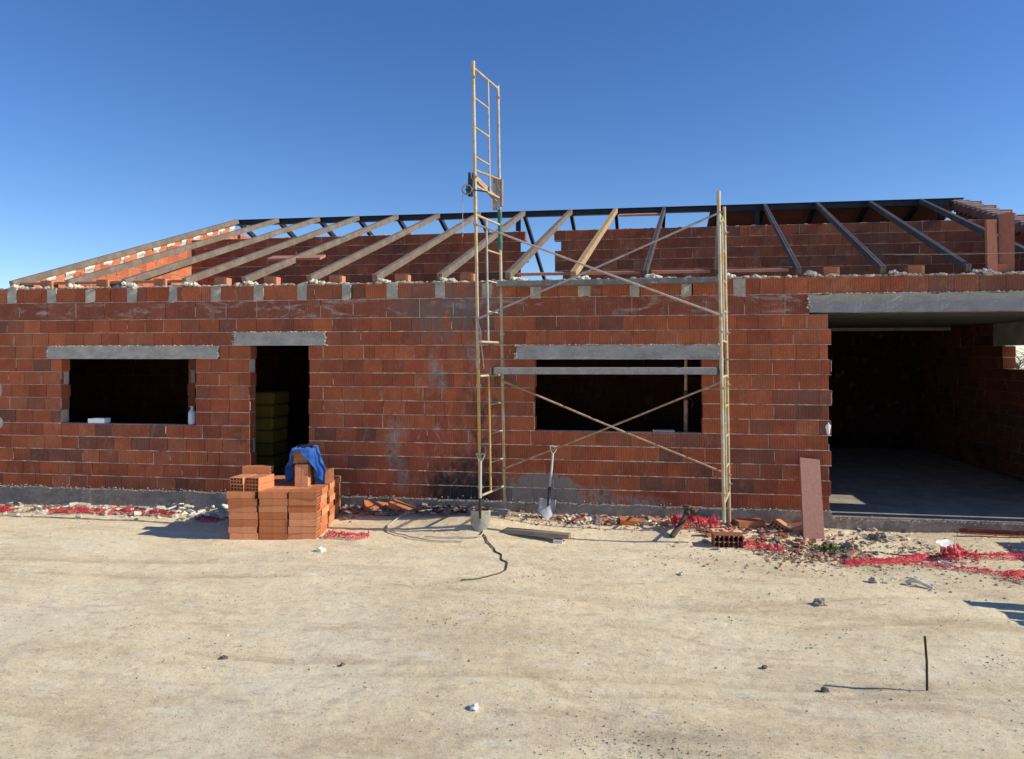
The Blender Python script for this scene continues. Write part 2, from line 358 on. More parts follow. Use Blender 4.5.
# ------------------------------------------------------------------ the house
house = thing("unfinished_house", (0, 0, 0), "unfinished single storey red block house with bare roof rafters and no roof covering", "house")
RED = (.38,.11,.06); REDS = [(.46,.130,.058), (.49,.142,.062), (.43,.118,.055), (.47,.155,.076), (.39,.106,.053)]
DRK = [(.32,.112,.064), (.35,.118,.062), (.26,.103,.066)]
MORT = (.64,.49,.375)
def block_wall(name, mat, levels, spans, O, U, N, th, bw=.30, seed=1, parent=None, shade_dim=1.0, crust=True, dark=.32, bright=1.0, top_crust=True, plain=()):
    """levels: z of the bed joints; spans(i): list of (u0,u1) of course i; O origin, U along, N outward"""
    rng = random.Random(seed); mb = MB(); mo = MB(); MT = tuple(q*shade_dim for q in MORT); bright = bright*shade_dim  # interior walls: the rooms' darkness is painted into block and mortar colour
    U = Vector(U); N = Vector(N); O = Vector(O); Z = Vector((0,0,1))
    Mx = Matrix(((U.x, N.x, 0, O.x), (U.y, N.y, 0, O.y), (U.z, N.z, 1, O.z), (0,0,0,1)))
    flip = U.cross(N).z > 0       # keeps outward winding irrelevant: faces are double sided
    for i in range(len(levels)-1):
        z0, z1 = levels[i], levels[i+1]; w0 = .50 if i in plain else bw
        off = (rng.random()*w0)
        for (a, b) in spans(i):
            cut = [a]; x = a - (a-off) % w0 + w0
            while x < b - .09:
                if x - cut[-1] > .09: cut.append(x+rng.uniform(-.012, .012))
                x += w0*(1 if rng.random() > .04 else .6)
            cut.append(b)
            mo.box((a+.012, -th+.014, z0+.001), (b-.012, -.013, z1-.001), jit(MT, .1, rng), Mx)
            for c0, c1 in zip(cut, cut[1:]):
                uc = (c0+c1)/2
                q = clump((uc*.55+seed*3, i*.9, seed*1.3)) + rng.uniform(-.30, .30)
                if q > dark: col = jit(rng.choice(DRK), .14, rng)
                elif q > dark-.12: col = mixc(jit(rng.choice(REDS), .1, rng), rng.choice(DRK), .5)
                else: col = jit(rng.choice(REDS), .09, rng)
                if i in plain: col = mixc(col, (.25,.085,.06), .6)
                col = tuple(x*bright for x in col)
                p = rng.uniform(-.004, .004); e0 = rng.uniform(.0015,.004); e1 = rng.uniform(.0015,.004)
                zb = rng.uniform(.004,.007); zt = rng.uniform(.004,.007)
                sk = rng.uniform(-.004,.004)
                endj0 = rng.uniform(-.012,.012) if c0 == a else 0; endj1 = rng.uniform(-.014,.014) if c1 == b else 0
                Mr = Mx @ Matrix.Translation((uc, 0, 0)) @ Matrix.Rotation(sk/(c1-c0)*1.2, 4, 'Z') @ Matrix.Translation((-uc, 0, 0))
                mb.cbox((c0+e0+endj0, -th-p, z0+zb), (c1-e1+endj1, p, z1-zt), .0035, col, Mr)
                if crust and rng.random() < (.16 if i not in plain else .9):   # mortar squeezed out of an upright joint
                    hh = rng.uniform(.3, 1)*(z1-z0); za = z0 + rng.random()*(z1-z0-hh)
                    mo.box((c1-.004, -.01, za), (c1+.003, rng.uniform(.001,.005), za+hh), jit(MT, .15, rng), Mx)
            if crust and i > 0:              # squeezed bed joint
                n = max(2, int((b-a)/.035)); pr = None
                for k in range(n+1):
                    u = a+(b-a)*k/n; s1 = clump((u*6, z0*9, seed)); s2 = clump((u*23, z0*5, seed+4))
                    hgt = max(.003, .006+.004*s1+.004*s2); dep = max(-.003, .006+.007*s1+.006*s2)
                    cz = z0+.002*s2
                    ring = [Mx @ Vector(q) for q in ((u, -.008, cz-hgt), (u, dep, cz-hgt*.6), (u, dep*1.1, cz+hgt*.4), (u, -.008, cz+hgt))]
                    if pr is not None:
                        cc = mixc(MORT, (.56,.45,.36), .5+.5*s1) if s1 > -.55 else mixc(MORT, RED, .4)
                        mo.add(pr+ring, [(0,1,5,4),(1,2,6,5),(2,3,7,6)], tuple(q*shade_dim for q in cc))
                    pr = ring
    o = mb.build(name, mat, parent)
    m = mo.build("mortar", M['mortar'], o)
    return o

CZ = [round(.24+.2*i, 3) for i in range(14)] + [3.11, 3.33]
XL, XR = -13.5, 6.9
OPEN = [(-8.72,-6.44,1.24,2.44,-8.95,-6.07), (-5.57,-4.64,.24,2.64,-5.82,-4.38), (-1.30,.99,1.24,2.44,-1.56,1.22)]
def cutspan(spans, a, b):
    out = []
    for (p, q) in spans:
        if b <= p or a >= q: out.append((p, q)); continue
        if a > p: out.append((p, a))
        if b < q: out.append((b, q))
    return out
padsX = [-9.57+.69*k for k in range(18)]
tooth = random.Random(3)
def fspans(i):
    z0 = CZ[i]; sp = [(XL, XR)]
    for (x0, x1, za, zt, l0, l1) in OPEN:
        lz = zt-.2
        if za-.01 < z0 < lz-.01:
            sp = cutspan(sp, x0, x1)
        elif abs(z0-lz) < .02: sp = cutspan(sp, l0, l1)
    if z0 < 2.83: sp = cutspan(sp, 2.62+(.018 if i % 2 else -.012), 6.5)
    elif i == 13: sp = cutspan(sp, 2.36, XR+1)
    if z0 < 2.83: sp = [q for q in sp if q[0] < 6.4]
    if i == 14:
        for p in padsX:
            if p < 2.0: sp = cutspan(sp, p-.065+tooth.uniform(-.02,.02), p+.06+tooth.uniform(-.02,.02))
    return [s for s in sp if s[1]-s[0] > .03]
fw = block_wall("front_wall", M['blockst'], CZ, fspans, (0,0,0), (1,0,0), (0,-1,0), .19, seed=5, parent=house, plain=(13,), dark=.42)

block_wall("garage_pillar", M['block'], CZ[:14], lambda i: [(6.5, XR)], (0,0,0), (1,0,0), (0,-1,0), .19, seed=6, parent=house)
def rough_slab(mb, a, b, n=24, amp=.012, col=(1,1,1), axis=0):
    """long block with slightly uneven arrises"""
    x0,y0,z0 = a; x1,y1,z1 = b; pr = None; s = R.random()*50
    for k in range(n+1):
        x = x0+(x1-x0)*k/n
        j = [amp*clump((x*5+s, q*7.7, s)) for q in range(4)]
        ring = [Vector((x, y0+j[0]*.4, z0+j[0]*.5)), Vector((x, y0+j[1]*.4, z1+j[1])), Vector((x, y1, z1+j[2])), Vector((x, y1, z0+j[3]*.3))]
        if axis: ring = [Vector((v.y, v.x, v.z)) for v in ring]
        if pr: mb.add(pr+ring, [(0,4,5,1),(1,5,6,2),(2,6,7,3),(3,7,4,0)], col)
        if k in (0, n): mb.add(ring, [(0,1,2,3) if k else (3,2,1,0)], col)
        pr = ring
for (x0, x1, za, zt, l0, l1) in OPEN:
    m = MB(); rough_slab(m, (l0+.006, -.014, zt-.196), (l1-.006, .236, zt-.006), 40, .010)
    l = m.build("lintel", M['lintel'], house)
    m = MB()   # thin steel-shuttered lip along the lower edge
    rough_slab(m, (l0+.01, -.026, zt-.2), (l1-.01, -.012, zt-.178), 50, .006); m.build("lintel_lip", M['lintel'], l)
m = MB(); rough_slab(m, (2.362, -.016, 2.862), (XR-.01, .186, 3.106), 90, .026)
gc = MB()
for (a_, b_, z_) in [(o_[4], o_[5], o_[3]) for o_ in OPEN]+[(2.36, 6.8, 3.11)]:
    x = a_
    while x < b_:
        if R.random() < .75: gc.rock((x, -.012, z_+R.uniform(-.006,.004)), R.uniform(.008,.018), R, jit((.50,.46,.40), .15), .7, 0)
        x += R.uniform(.01,.035)
    for e_ in (a_, b_ if b_ < 6 else a_):
        for _ in range(16): gc.rock((e_+R.gauss(0,.012), -.012, z_-R.uniform(.0,.2)), R.uniform(.008,.020), R, jit((.50,.46,.40), .15), .8, 0)
tag(gc.build("lintel_mortar", M['crust'], house), kind="stuff")
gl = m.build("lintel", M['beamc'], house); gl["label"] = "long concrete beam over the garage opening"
for p in padsX:
    if p < 2.0:
        m = MB(); rough_slab(m, (p-.075+R.uniform(-.02,.01), -.008+R.uniform(-.006,.006), 3.114-R.uniform(0,.03)), (p+.065+R.uniform(-.01,.02), .2, 3.335+R.uniform(-.01,.02)), 8, .05)
        m.build("concrete_pad", M['pad'], house)
# footing, patches of render
m = MB()
def foot(a, b, y=-.018, zt=.245):
    n = int((b-a)/.06); pr = None
    for k in range(n+1):
        x = a+(b-a)*k/n; t = zt+.022*clump((x*3,1,0))+.014*clump((x*13,2,0)); f = y+.010*clump((x*2,5,1))+.005*clump((x*11,5,1))
        ring = [Vector((x,f,-.3)), Vector((x,f,t-.02)), Vector((x,f+.012,t)), Vector((x,.1,t))]
        if pr: m.add(pr+ring, [(0,4,5,1),(1,5,6,2),(2,6,7,3)])
        pr = ring
foot(XL, 2.64); foot(2.64, 6.9, -.02, .165)
m.build("footing", M['footing'], house)
m = MB(); x = XL
while x < 6.8:
    zt_ = .245 if x < 2.62 else .165
    for _ in range(2):
        if clump((x*1.3,4,0)) + R.uniform(-.4,.4) > -.12: m.rock((x+R.uniform(-.02,.02), -.019, zt_+R.gauss(.0,.018)), R.uniform(.004,.013), R, jit((.44,.37,.30), .25), .8, 0)
    x += .03
tag(m.build("joint_mortar", M['crust'], house), kind="stuff")
def patch(name, cx, cz, w, h, seed, mat, th=.012):
    n = 28; vs = [Vector((cx, -.006-th, cz))]; ring = []; ring2 = []
    for k in range(n):
        a = 2*math.pi*k/n; r = 1+.35*noise.noise(Vector((math.cos(a)*1.3+seed, math.sin(a)*1.3, seed)))+.18*noise.noise(Vector((math.cos(a)*5+seed, math.sin(a)*5, seed)))
        q = lambda s, y: Vector((cx+math.cos(a)*w/2*r*s, y, cz+math.sin(a)*h/2*r*s))
        ring.append(q(.7, -.006-th)); ring2.append(q(1, -.001))
    mm = MB(); fs = [(0, 1+k, 1+(k+1) % n) for k in range(n)] + [(1+k, 1+n+k, 1+n+(k+1) % n, 1+(k+1) % n) for k in range(n)]
    mm.add(vs+ring+ring2, fs, (1,1,1), True); return mm.build(name, mat, house)
patch("mortar_patch", -9.86, 1.75, .24, .22, 4, M['pad'], .004); patch("mortar_patch", -9.88, 1.25, .26, .26, 8, M['pad'], .004)
patch("mortar_patch", 2.60, 1.33, .06, .16, 6, M['foam'], .01)


# rough mortar crust on the wall top
m = MB(); rr = random.Random(11); x = XL
while x < XR-.1:
    w = rr.uniform(.03,.09); h_ = max(.004, .018+.020*clump((x*2,0,0))+rr.uniform(-.008,.014))
    m.rock((x+w/2, rr.uniform(-.005,.10), 3.334+h_*.3), w*.75, rr, mixc((.40,.34,.27), (.58,.50,.41), rr.random()), .35*h_/.02, 0)
    if rr.random() < .5: m.rock((x, rr.uniform(.02,.16), 3.345), rr.uniform(.012,.028), rr, mixc((.38,.32,.26), (.58,.52,.44), rr.random()), .8, 0)
    x += w*.8
tag(m.build("mortar_crust", M['crust'], house), kind="stuff")

# floor slab, upper slab
m = MB(); m.box((XL, .20, -.2), (XR-.01, 11.9, .178)); m.box((2.64, -.012, -.18), (6.48, .199, .1775)); 
m.build("floor_slab", M['slab'], house)
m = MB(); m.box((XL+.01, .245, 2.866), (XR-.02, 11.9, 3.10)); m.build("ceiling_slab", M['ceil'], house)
m = MB(); m.box((2.66, 6.0, 2.80), (6.49, 6.15, 2.863)); m.build("ceiling_beam", M['lintel'], house)
# inner and outer walls below the slab
lv = [.18]+[round(.26+.2*i,3) for i in range(14)]
def full(a, b): return lambda i: [(a, b)]
YS = 4.3
block_wall("partition_wall", M['block'], lv, full(-13.3, 2.2), (0, YS, 0), (1,0,0), (0,-1,0), .2, seed=21, parent=house, dark=.5, shade_dim=.4)
block_wall("rear_wall", M['block'], lv, full(-13.4, 6.9), (0, 11.9, 0), (1,0,0), (0,1,0), .24, seed=22, parent=house, crust=False, shade_dim=.4)
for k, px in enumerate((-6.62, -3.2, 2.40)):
    block_wall("partition_wall", M['block'], lv, full(.26, YS-.01 if px < 2 else 11.65), (px, 0, 0), (0,1,0), (1,0,0), .12 if px < 2 else .2, seed=30+k, parent=house, dark=.5, shade_dim=.35)
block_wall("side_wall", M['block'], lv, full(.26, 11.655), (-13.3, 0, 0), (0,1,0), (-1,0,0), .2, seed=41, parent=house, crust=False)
block_wall('partition_wall', M['block'], lv, full(2.41, 6.49), (0, 7.6, 0), (1,0,0), (0,-1,0), .12, seed=77, parent=house, dark=.5, shade_dim=.1)
WIN = [(.85, 1.55), (2.75, 3.91)]
def gspans(i):
    z = lv[i]+.1
    if 2.06 < z < 2.46: 
        s = [(.26, 11.655)]
        for a, b in WIN: s = cutspan(s, a, b)
        return s
    if 2.46 < z < 2.86:
        s = [(.26, 11.655)]
        for a, b in WIN: s = cutspan(s, a-.2, b+.33)
        return s
    return [(.26, 11.655)]
block_wall("side_wall", M['block'], lv, gspans, (6.5, 0, 0), (0,1,0), (-1,0,0), .21, seed=43, parent=house, dark=.45, shade_dim=.55)
for a, b in WIN:
    m = MB(); m.box((6.488, a-.195, 2.466), (6.715, b+.325, 2.862)); m.build("lintel", M['lintel'], house)

# spine wall standing on the slab below the rafters
sl = [3.12]+[round(3.16+.2*i,3) for i in range(9)]
def sspans(i):
    a = -2.12 + (.14 if i in (8, 6) else 0) - (.03*((i*7) % 3)); b = -1.28 - (.17 if i in (8, 6, 5) else .04*(i % 2))
    return [(-9.40, a), (b, 6.72)] if i > 0 else [(-9.40, 6.72)]
block_wall("spine_wall", M['block'], sl, sspans, (0, YS, 0), (1,0,0), (0,-1,0), .2, seed=51, parent=house, dark=.26)
m = MB(); x = -9.2
while x < 6.7:
    if not -2.0 < x < -1.45: m.rock((x, YS+rr.uniform(.03,.17), sl[-1]+.004), rr.uniform(.03,.06), rr, mixc((.5,.44,.38),(.66,.6,.52), rr.random()), .25, 0)
    x += rr.uniform(.05,.16)
tag(m.build("mortar_crust", M['crust'], house), kind="stuff")

# gables
YR, ZR = 6.0, 5.44; Z0 = 3.40
def roofz(y): return Z0+(ZR-Z0)*y/YR if y <= YR else ZR-(ZR-Z0)*(y-YR)/YR
gl_ = [3.12]+[round(3.16+.2*i,3) for i in range(12)]
def gable(top):
    def f(i):
        z = gl_[i+1]+top
        if z > ZR+.02: return []
        y0 = max(.26, (z-Z0)/(ZR-Z0)*YR); return [(y0, 12-y0)] if y0 < 5.9 else []
    return f
block_wall("gable_wall", M['block'], gl_, gable(.05), (-9.58, 0, 0), (.0797,.9968,0), (.9968,-.0797,0), .22, seed=61, parent=house, dark=.6, bright=1.35)
block_wall("gable_wall", M['block'], gl_, gable(-.04), (6.72, 0, 0), (0,1,0), (-1,0,0), .2, seed=62, parent=house, dark=.2)
y = .40
while y < 5.85:      # brick ends and mortar lumps packed under the first rafter
    z = roofz(y)
    m = MB(); k_ = .34*.2
    vs_ = [(X_+.08*Y_, Y_, Z_) for X_ in (-9.77, -9.590+rr.uniform(-.004,.004)) for (Y_, Z_) in ((y, z-.30), (y+.2, z-.30), (y+.2, z-.03+k_), (y, z-.03))]
    m.add(vs_, [(0,1,2,3),(7,6,5,4),(0,4,5,1),(1,5,6,2),(2,6,7,3),(3,7,4,0)], jit((.56,.20,.10), .15)); m.build("packing_brick", M['brick'], house)
    m = MB(); zk = z+.2*.34
    vs_ = [(X_+.08*Y_, Y_, Z_) for X_ in (-9.765, -9.603) for (Y_, Z_) in ((y+.2, zk-.30), (y+.42, zk-.30), (y+.42, zk-.035+.22*.34), (y+.2, zk-.035))]
    m.add(vs_, [(0,1,2,3),(7,6,5,4),(0,4,5,1),(1,5,6,2),(2,6,7,3),(3,7,4,0)], (.60,.50,.40))
    g3 = []
    for i in range(8):
        for j in range(6):
            yy, zz = y+.20+.22*i/7, z+.34*(.2+.22*i/7)-.025-.10*j/5
            g3.append((-9.598+.08*yy+.035*math.sin(math.pi*j/5)*(.6+noise.noise(Vector((yy*9,zz*9,1))))+.01*noise.noise(Vector((yy*30,zz*30,4))), yy, zz))
    m.add(g3, [(i*6+j,(i+1)*6+j,(i+1)*6+j+1,i*6+j+1) for i in range(7) for j in range(5)], jit((.74,.69,.58), .08), True); m.build("packing_mortar", M['foam'], house)
    y += .42
m = MB(); y = .5
while y < 5.95:     # stepped top of the right gable with mortar
    z = roofz(y)
    m.box((6.50, y, z-.15), (6.80, y+.198, z+.015), jit((.30,.13,.09), .15))
    m.box((6.495, y-.004, z+.0152), (6.805, y+.19, z+.032), jit((.68,.60,.52), .1))
    y += .20
m.build("stepped_coping", M['brick'], house)

# ridge beam: I-section
m = MB(); zr = 5.325
xr0, xr1 = -9.20, 6.72
m.box((xr0, YR-.06, zr+.150), (xr1, YR+.06, zr+.162)); m.box((xr0, YR-.06, zr+.038), (xr1, YR+.06, zr+.050)); m.box((xr0, YR-.008, zr+.050), (xr1, YR+.008, zr+.150))
m.build("ridge_beam", M['ridge'], house)
for px in (-2.42, -2.32+4.9+.1, 6.3):
    m = MB(); m.box((px-.05, YR-.05, 3.10), (px+.05, YR+.05, zr+.0375)); m.build("post", M['ridge'], house)

def beam(mb, p, q, w, h, col=(1,1,1)):
    """pair of channels back to back"""
    p = Vector(p); q = Vector(q); d = (q-p).normalized(); sd = d.cross(Vector((0,0,1))).normalized(); up = sd.cross(d).normalized()
    L = (q-p).length
    Mt = Matrix(((d.x, sd.x, up.x, p.x), (d.y, sd.y, up.y, p.y), (d.z, sd.z, up.z, p.z), (0,0,0,1)))
    mb.box((0, -w/2, -h/2), (L, -.004, h/2), col, Mt); mb.box((0, .004, -h/2), (L, w/2, h/2), col, Mt)
    mb.box((.002, -.004, -h/2+.02), (L-.002, .004, h/2-.02), col, Mt)
tops = [-9.1, -8.09, -7.08, -6.13, -5.2, -4.23, -3.29, -2.29, -1.25, -0.27, 0.76, 1.89, 2.83, 3.87, 4.9, 5.88]
feet = [-9.62,-8.64,-7.66,-6.65,-5.68,-4.65,-3.64,-2.67,-1.68,-.76,.22,1.18,2.29,3.34,4.37,5.40]
fz = 3.405
for k, (tx, fx) in enumerate(zip(tops, feet)):
    m = MB(); beam(m, (fx-(.05 if k > 11 else 0), .03, fz+.01), (tx, YR-.066, zr+.118), (.076 if k < 10 else .062), (.102 if k < 10 else .095))
    m.build("rafter", M['brace2'] if k == 9 else M['rafter'] if k < 10 else M['rafter_shade'], house)
    # rear slope
    m = MB(); beam(m, (tx, YR+.066, zr+.09), (tx+.15, 12.0, 3.40), .07, .10); m.build("rear_rafter", M['ridge'], house)
    # foam at the foot and a brick stub beside it
    m = MB()
    for q in range(9):
        m.rock((fx+.03+q*.022+rr.uniform(-.01,.02), rr.uniform(-.02,.10), 3.385-q*.004+rr.uniform(-.01,.015)), rr.uniform(.022,.042), rr, jit((.76,.70,.58) if k < 12 else (.5,.48,.44), .06), .8, 1)
    m.build("mounting_foam", M['foam'], house)
    if k in (8, 9, 10, 11): continue
    m = MB(); s0 = fx+(.28 if k > 3 else .45)
    m.box((s0, .10, 3.334), (s0+.16, .24, 3.334+.14), jit((.42,.15,.075), .1)); m.box((s0+.162, .10, 3.336), (s0+.20, .24, 3.334+.135), jit((.62,.26,.13), .1))
    m.build("support_brick", M['brick'], house)
# ceramic boards laid between the rafters
def cboard(x0, x1, yy, col, wd=.25, z=None):
    m = MB(); sl_ = (zr+.118-fz)/YR
    if z is None: z = fz+.02+(zr-fz+.09)*(yy)/YR
    else: sl_ *= .4
    Mt = Matrix.Translation((0, yy, z)) @ Matrix.Rotation(math.atan(sl_), 4, 'X')
    m.box((x0, 0, -.02), (x1, wd, .02), col, Mt)
    return m.build("ceramic_board", M['board'], house)
SAL = (.62,.27,.17)
for k in (0,1,2):
    cboard(feet[k]+.07, feet[k+1]-.05, .14, jit((.44,.20,.13), .08), z=3.43)
for k in (8,9,10,11):
    cboard(feet[k]+.10, feet[k+1]-(.06 if k != 11 else .14), .245, jit(SAL, .08), z=3.455)
cboard(2.38, 3.0, .5, jit((.42,.18,.12), .08)) if False else None
cboard(-6.05, -5.1, 1.45, jit((.50,.22,.14), .08)); cboard(-.20, .66, 5.3, jit(SAL, .05), .12)
# boards already on the rear slope
m = MB(); sl_ = math.atan((zr+.09-3.40)/6)
for yy in range(22):
    x = 1.75
    while x < 6.7:
        x1 = min(x+1.0, 6.72); Mt = Matrix.Translation((0, YR+.10+yy*.255*math.cos(sl_), zr+.160-yy*.255*math.sin(sl_))) @ Matrix.Rotation(-sl_, 4, 'X')
        m.box((x+.003, 0, -.02), (x1-.003, .25, .02), jit((.30,.12,.08), .15), Mt); x += 1.0
m.build("roof_boards", M['board'], house)

# ceramic boards stood upright on the wall above the garage
def upright(name, x, y, z, w, h, th, rz, lean, label, col, holes=True):
    t = thing(name, (x, y, z), label, "ceramic board", rz=rz); t.rotation_euler = (lean, 0, rz)
    m = MB(); n = 5
    m.box((-w/2, 0, 0), (w/2, .006, h), col); m.box((-w/2, th-.006, 0), (w/2, th, h), col)
    for k in range(n+1):
        xx = -w/2+(w-.008)*k/n; m.box((xx, .006, .0005), (xx+.008, th-.006, h-.0005), col)
    m.build("hollow_shell", M['board'], t); return t
upright("ceramic_board", 4.62, .06, 3.345, .13, .70, .045, rad(8), rad(-2), "narrow dark red board stood on end above the garage, left one of the pair", (.34,.13,.085))
upright("ceramic_board", 4.80, .10, 3.345, .17, .78, .05, rad(-20), rad(-1), "wide red ceramic board stood on end above the garage, right one of the pair", (.36,.135,.09))
upright("ceramic_board", 2.27, -.66, gz(2.27,-.66)-.01, .25, 1.09, .05, rad(3), rad(-31), "pinkish red ceramic board leaning on the wall beside the garage opening", (.42,.21,.155)).rotation_euler = (rad(-31), rad(6), rad(2))
# mason's line
m = MB(); m.tube([(3.4,-.02,3.60),(4.4,-.02,3.592),(6.8,-.02,3.60)], .0025, 5); tag(m.build("string_line", M['brace']), "thin mason's string stretched above the garage wall", "string")

# ------------------------------------------------------------------ scaffold
sc = thing("scaffold", (0,0,0), "tall frame scaffold with crossed braces standing before the wide window", "scaffold")
def tilt(p, x0, k): return (p[0]-(p[2]-.3)*k, p[1], p[2])
def frame(xf, yf, xb, yb, z0, z1, r1, r2, inner, side, mp, mi, lean, foot_f=None, foot_b=None, top=.1, coltop=None):
    """ladder frame: two posts, top and bottom rail, an inner upright and ladder rungs between it and one post"""
    F = lambda z: Vector((xf-(z-.3)*lean, yf, z)); B = lambda z: Vector((xb-(z-.3)*lean, yb, z))
    def I(z): return F(z).lerp(B(z), inner)
    m = MB(); r = .021
    m.tube([F(foot_f if foot_f is not None else z0), F(z1)], r, 12); 
    o = m.build("frame", mp, sc)
    m = MB(); m.tube([B(foot_b if foot_b is not None else z0), B(z1-.02)], r, 12); m.build("post", mi[0], o)
    m = MB(); m.tube([I(r1), I(r2)], .014, 10); m.build("inner_post", mi[1], o)
    for z in (r1, r2):
        m = MB(); m.tube([F(z), B(z)], .016, 10); m.build("rail", mi[2], o)
    n = 4
    for k in range(1, n):
        z = r1+(r2-r1)*k/n; m = MB()
        m.tube([I(z), (B(z) if side == 'b' else F(z))], .012, 8); m.build("rung", mi[2], o)
    # couplers with wedge pins
    for P in (F, B):
        for z in (r1+.12, r2-.12):
            m = MB(); p = P(z); m.tube([p-Vector((0,0,.025)), p+Vector((0,0,.025))], .027, 10); m.tube([p+Vector((-.02,-.02,0)), p+Vector((.05,-.02,0))], .007, 6); m.build("coupler", mi[0], o)
    m = MB(); p = F(z1); m.tube([p-Vector((0,0,.12)), p+Vector((0,0,.02))], .025, 10); m.build("sleeve", mi[2], o)
    return o
LF = (-1.865, -1.02); LB = (-1.685, -.24); LEAN = .0165
frame(*LF, *LB, .2, 2.25, .50, 2.03, .42, 'b', M['yellow'], (M['yellow2'], M['yellow'], M['cream']), LEAN, foot_f=.25, foot_b=.14)
frame(*LF, *LB, 2.25, 4.28, 2.47, 4.09, .42, 'b', M['cream'], (M['cream'], M['brace'], M['cream']), LEAN)
frame(*LF, *LB, 4.28, 6.03, 4.46, 5.97, .58, 'f', M['cream'], (M['brace'], M['brace'], M['cream']), LEAN)
RF = (1.14, -1.05); RB = (1.30, -.28)
frame(*RF, *RB, .2, 2.25, .50, 2.03, .5, 'b', M['cream'], (M['yellow2'], M['cream'], M['cream']), .016, foot_f=.275, foot_b=.07)
frame(*RF, *RB, 2.25, 4.26, 2.47, 4.02, .5, 'b', M['cream'], (M['cream'], M['cream'], M['cream']), .016)
def P(base, z, lean): return Vector((base[0]-(z-.3)*lean, base[1], z))
def brace(a, b, mat):
    m = MB(); d = (b-a).normalized(); m.tube([a-d*.03, a.lerp(b,.5)+Vector((0,0,-.012)), b+d*.03], .0135, 10)
    for p in (a, b): m.tube([p+Vector((0,-.02,0)), p+Vector((0,.02,0))], .018, 8)
    m.build("brace", mat, sc)
o = Vector((0,-.035,0)); o2 = Vector((0,-.008,0))
brace(P(LF,3.97,LEAN)+o, P(RF,2.78,.016)+o, M['brace']); brace(P(LF,2.76,LEAN)+o2, P(RF,4.02,.016)+o2, M['brace'])
o = Vector((0,-.03,0))
brace(P(LB,1.95,LEAN)+o, P(RB,.74,.016)+o, M['rust']); brace(P(LB,.74,LEAN)+o2, P(RB,1.98,.016)+o2, M['rust'])
# guard rail pieces at the third lift, green sleeve
m = MB(); a = P(LF,4.66,LEAN); b = P(LB,4.72,LEAN)
m.tube([a, b], .016, 8); m.build("guard_rail", M['rust'], sc)
m = MB(); beam(m, P(LF,4.60,LEAN)+Vector((-.03,0,0)), P(LB,4.44,LEAN)+Vector((-.04,0,0)), .03, .07); m.build("guard_rail", M['rust'], sc)
m = MB(); p = P(LB,4.5,LEAN); m.box((p.x-.09, p.y-.03, 4.30), (p.x-.035, p.y+.03, 4.76)); m.box((p.x+.022, p.y-.03, 4.35), (p.x+.045, p.y+.03, 4.72)); m.build("wedge_bracket", M['rust'], sc)
m = MB(); p = P(LB,4.1,LEAN); m.tube([P(LB,3.75,LEAN), P(LB,4.30,LEAN)], .031, 12); m.build("sleeve", M['green'], sc)
# hoist pulley on the front post
p = P(LF,4.42,LEAN); hp = thing("pulley", (p.x-.05, p.y-.04, 4.42), "black hoist pulley clamped to the left scaffold post near roof height", "pulley")
m = MB(); n = 24
m.tube([(-.045+.062*math.cos(a), -.02, -.02+.062*math.sin(a)) for a in [2*math.pi*k/n for k in range(n+1)]], .012, 8); m.build("wheel_rim", M['brace'], hp)
m = MB(); m.tube([(-.045,-.035,-.02),(-.045,0,-.02)], .018, 10); m.box((-.053,-.025,-.08),(-.037,-.015,.04)); m.build("hub", M['dark'], hp)
m = MB(); m.box((-.03,-.03,-.10),(.025,.03,.12)); m.box((-.03,-.02,.11),(.0,.02,.2)); m.tube([(.02,-.01,-.02),(.14,-.01,-.04),(.22,-.01,-.055)], .009, 6); m.build("clamp", M['dark'], hp)
m = MB(); m.tube([(-.10,-.02,-.02),(-.102,-.02,-.3),(-.098,-.02,-.62)], .004, 6); m.build("rope", M['brace'], hp)
m = MB()
cp = [Vector((p.x+.03, p.y-.03, 2.75)), Vector((p.x+.075, p.y-.03, 2.62)), Vector((p.x+.085,p.y-.03,2.42)), Vector((p.x+.105,p.y-.03,2.28)), Vector((p.x+.12,p.y-.03,2.12))]
m.tube(cp, .008, 6); tag(m.build("rope", M['brace']), "loose grey rope hanging on the left scaffold frame below roof level", "rope")
# planks on the scaffold
def plank(name, a, b, w, h, label, mat=M['plankgrey'], ends=True):
    t = thing(name, a, label, "plank"); d = Vector(b)-Vector(a); m = MB()
    m.box((0,-w/2,0), (d.x, w/2, h), (1,1,1), Matrix(((1,0,0,0),(d.y/d.x,1,0,0),(d.z/d.x,0,1,0),(0,0,0,1)))); m.build("deck", mat, t, .004)
    if ends:
        for xx in (.02, d.x-.06):
            m = MB(); k = d.z/d.x*xx; m.box((xx,-w/2-.004,-.004+k), (xx+.03,w/2+.004,h+.004+k)); m.build("end_band", M['dark'], t)
    return t
plank("scaffold_plank", (-1.80,-.56,2.047), (1.16,-.56,2.056), .30, .085, "lower grey scaffold plank spanning in front of the wide window", M['plankpale'])
plank("scaffold_plank", (-1.78,-.30,3.232), (1.235,-.30,3.245), .20, .07, "upper dark scaffold plank along the top edge of the block wall", M['plankgrey'], False)

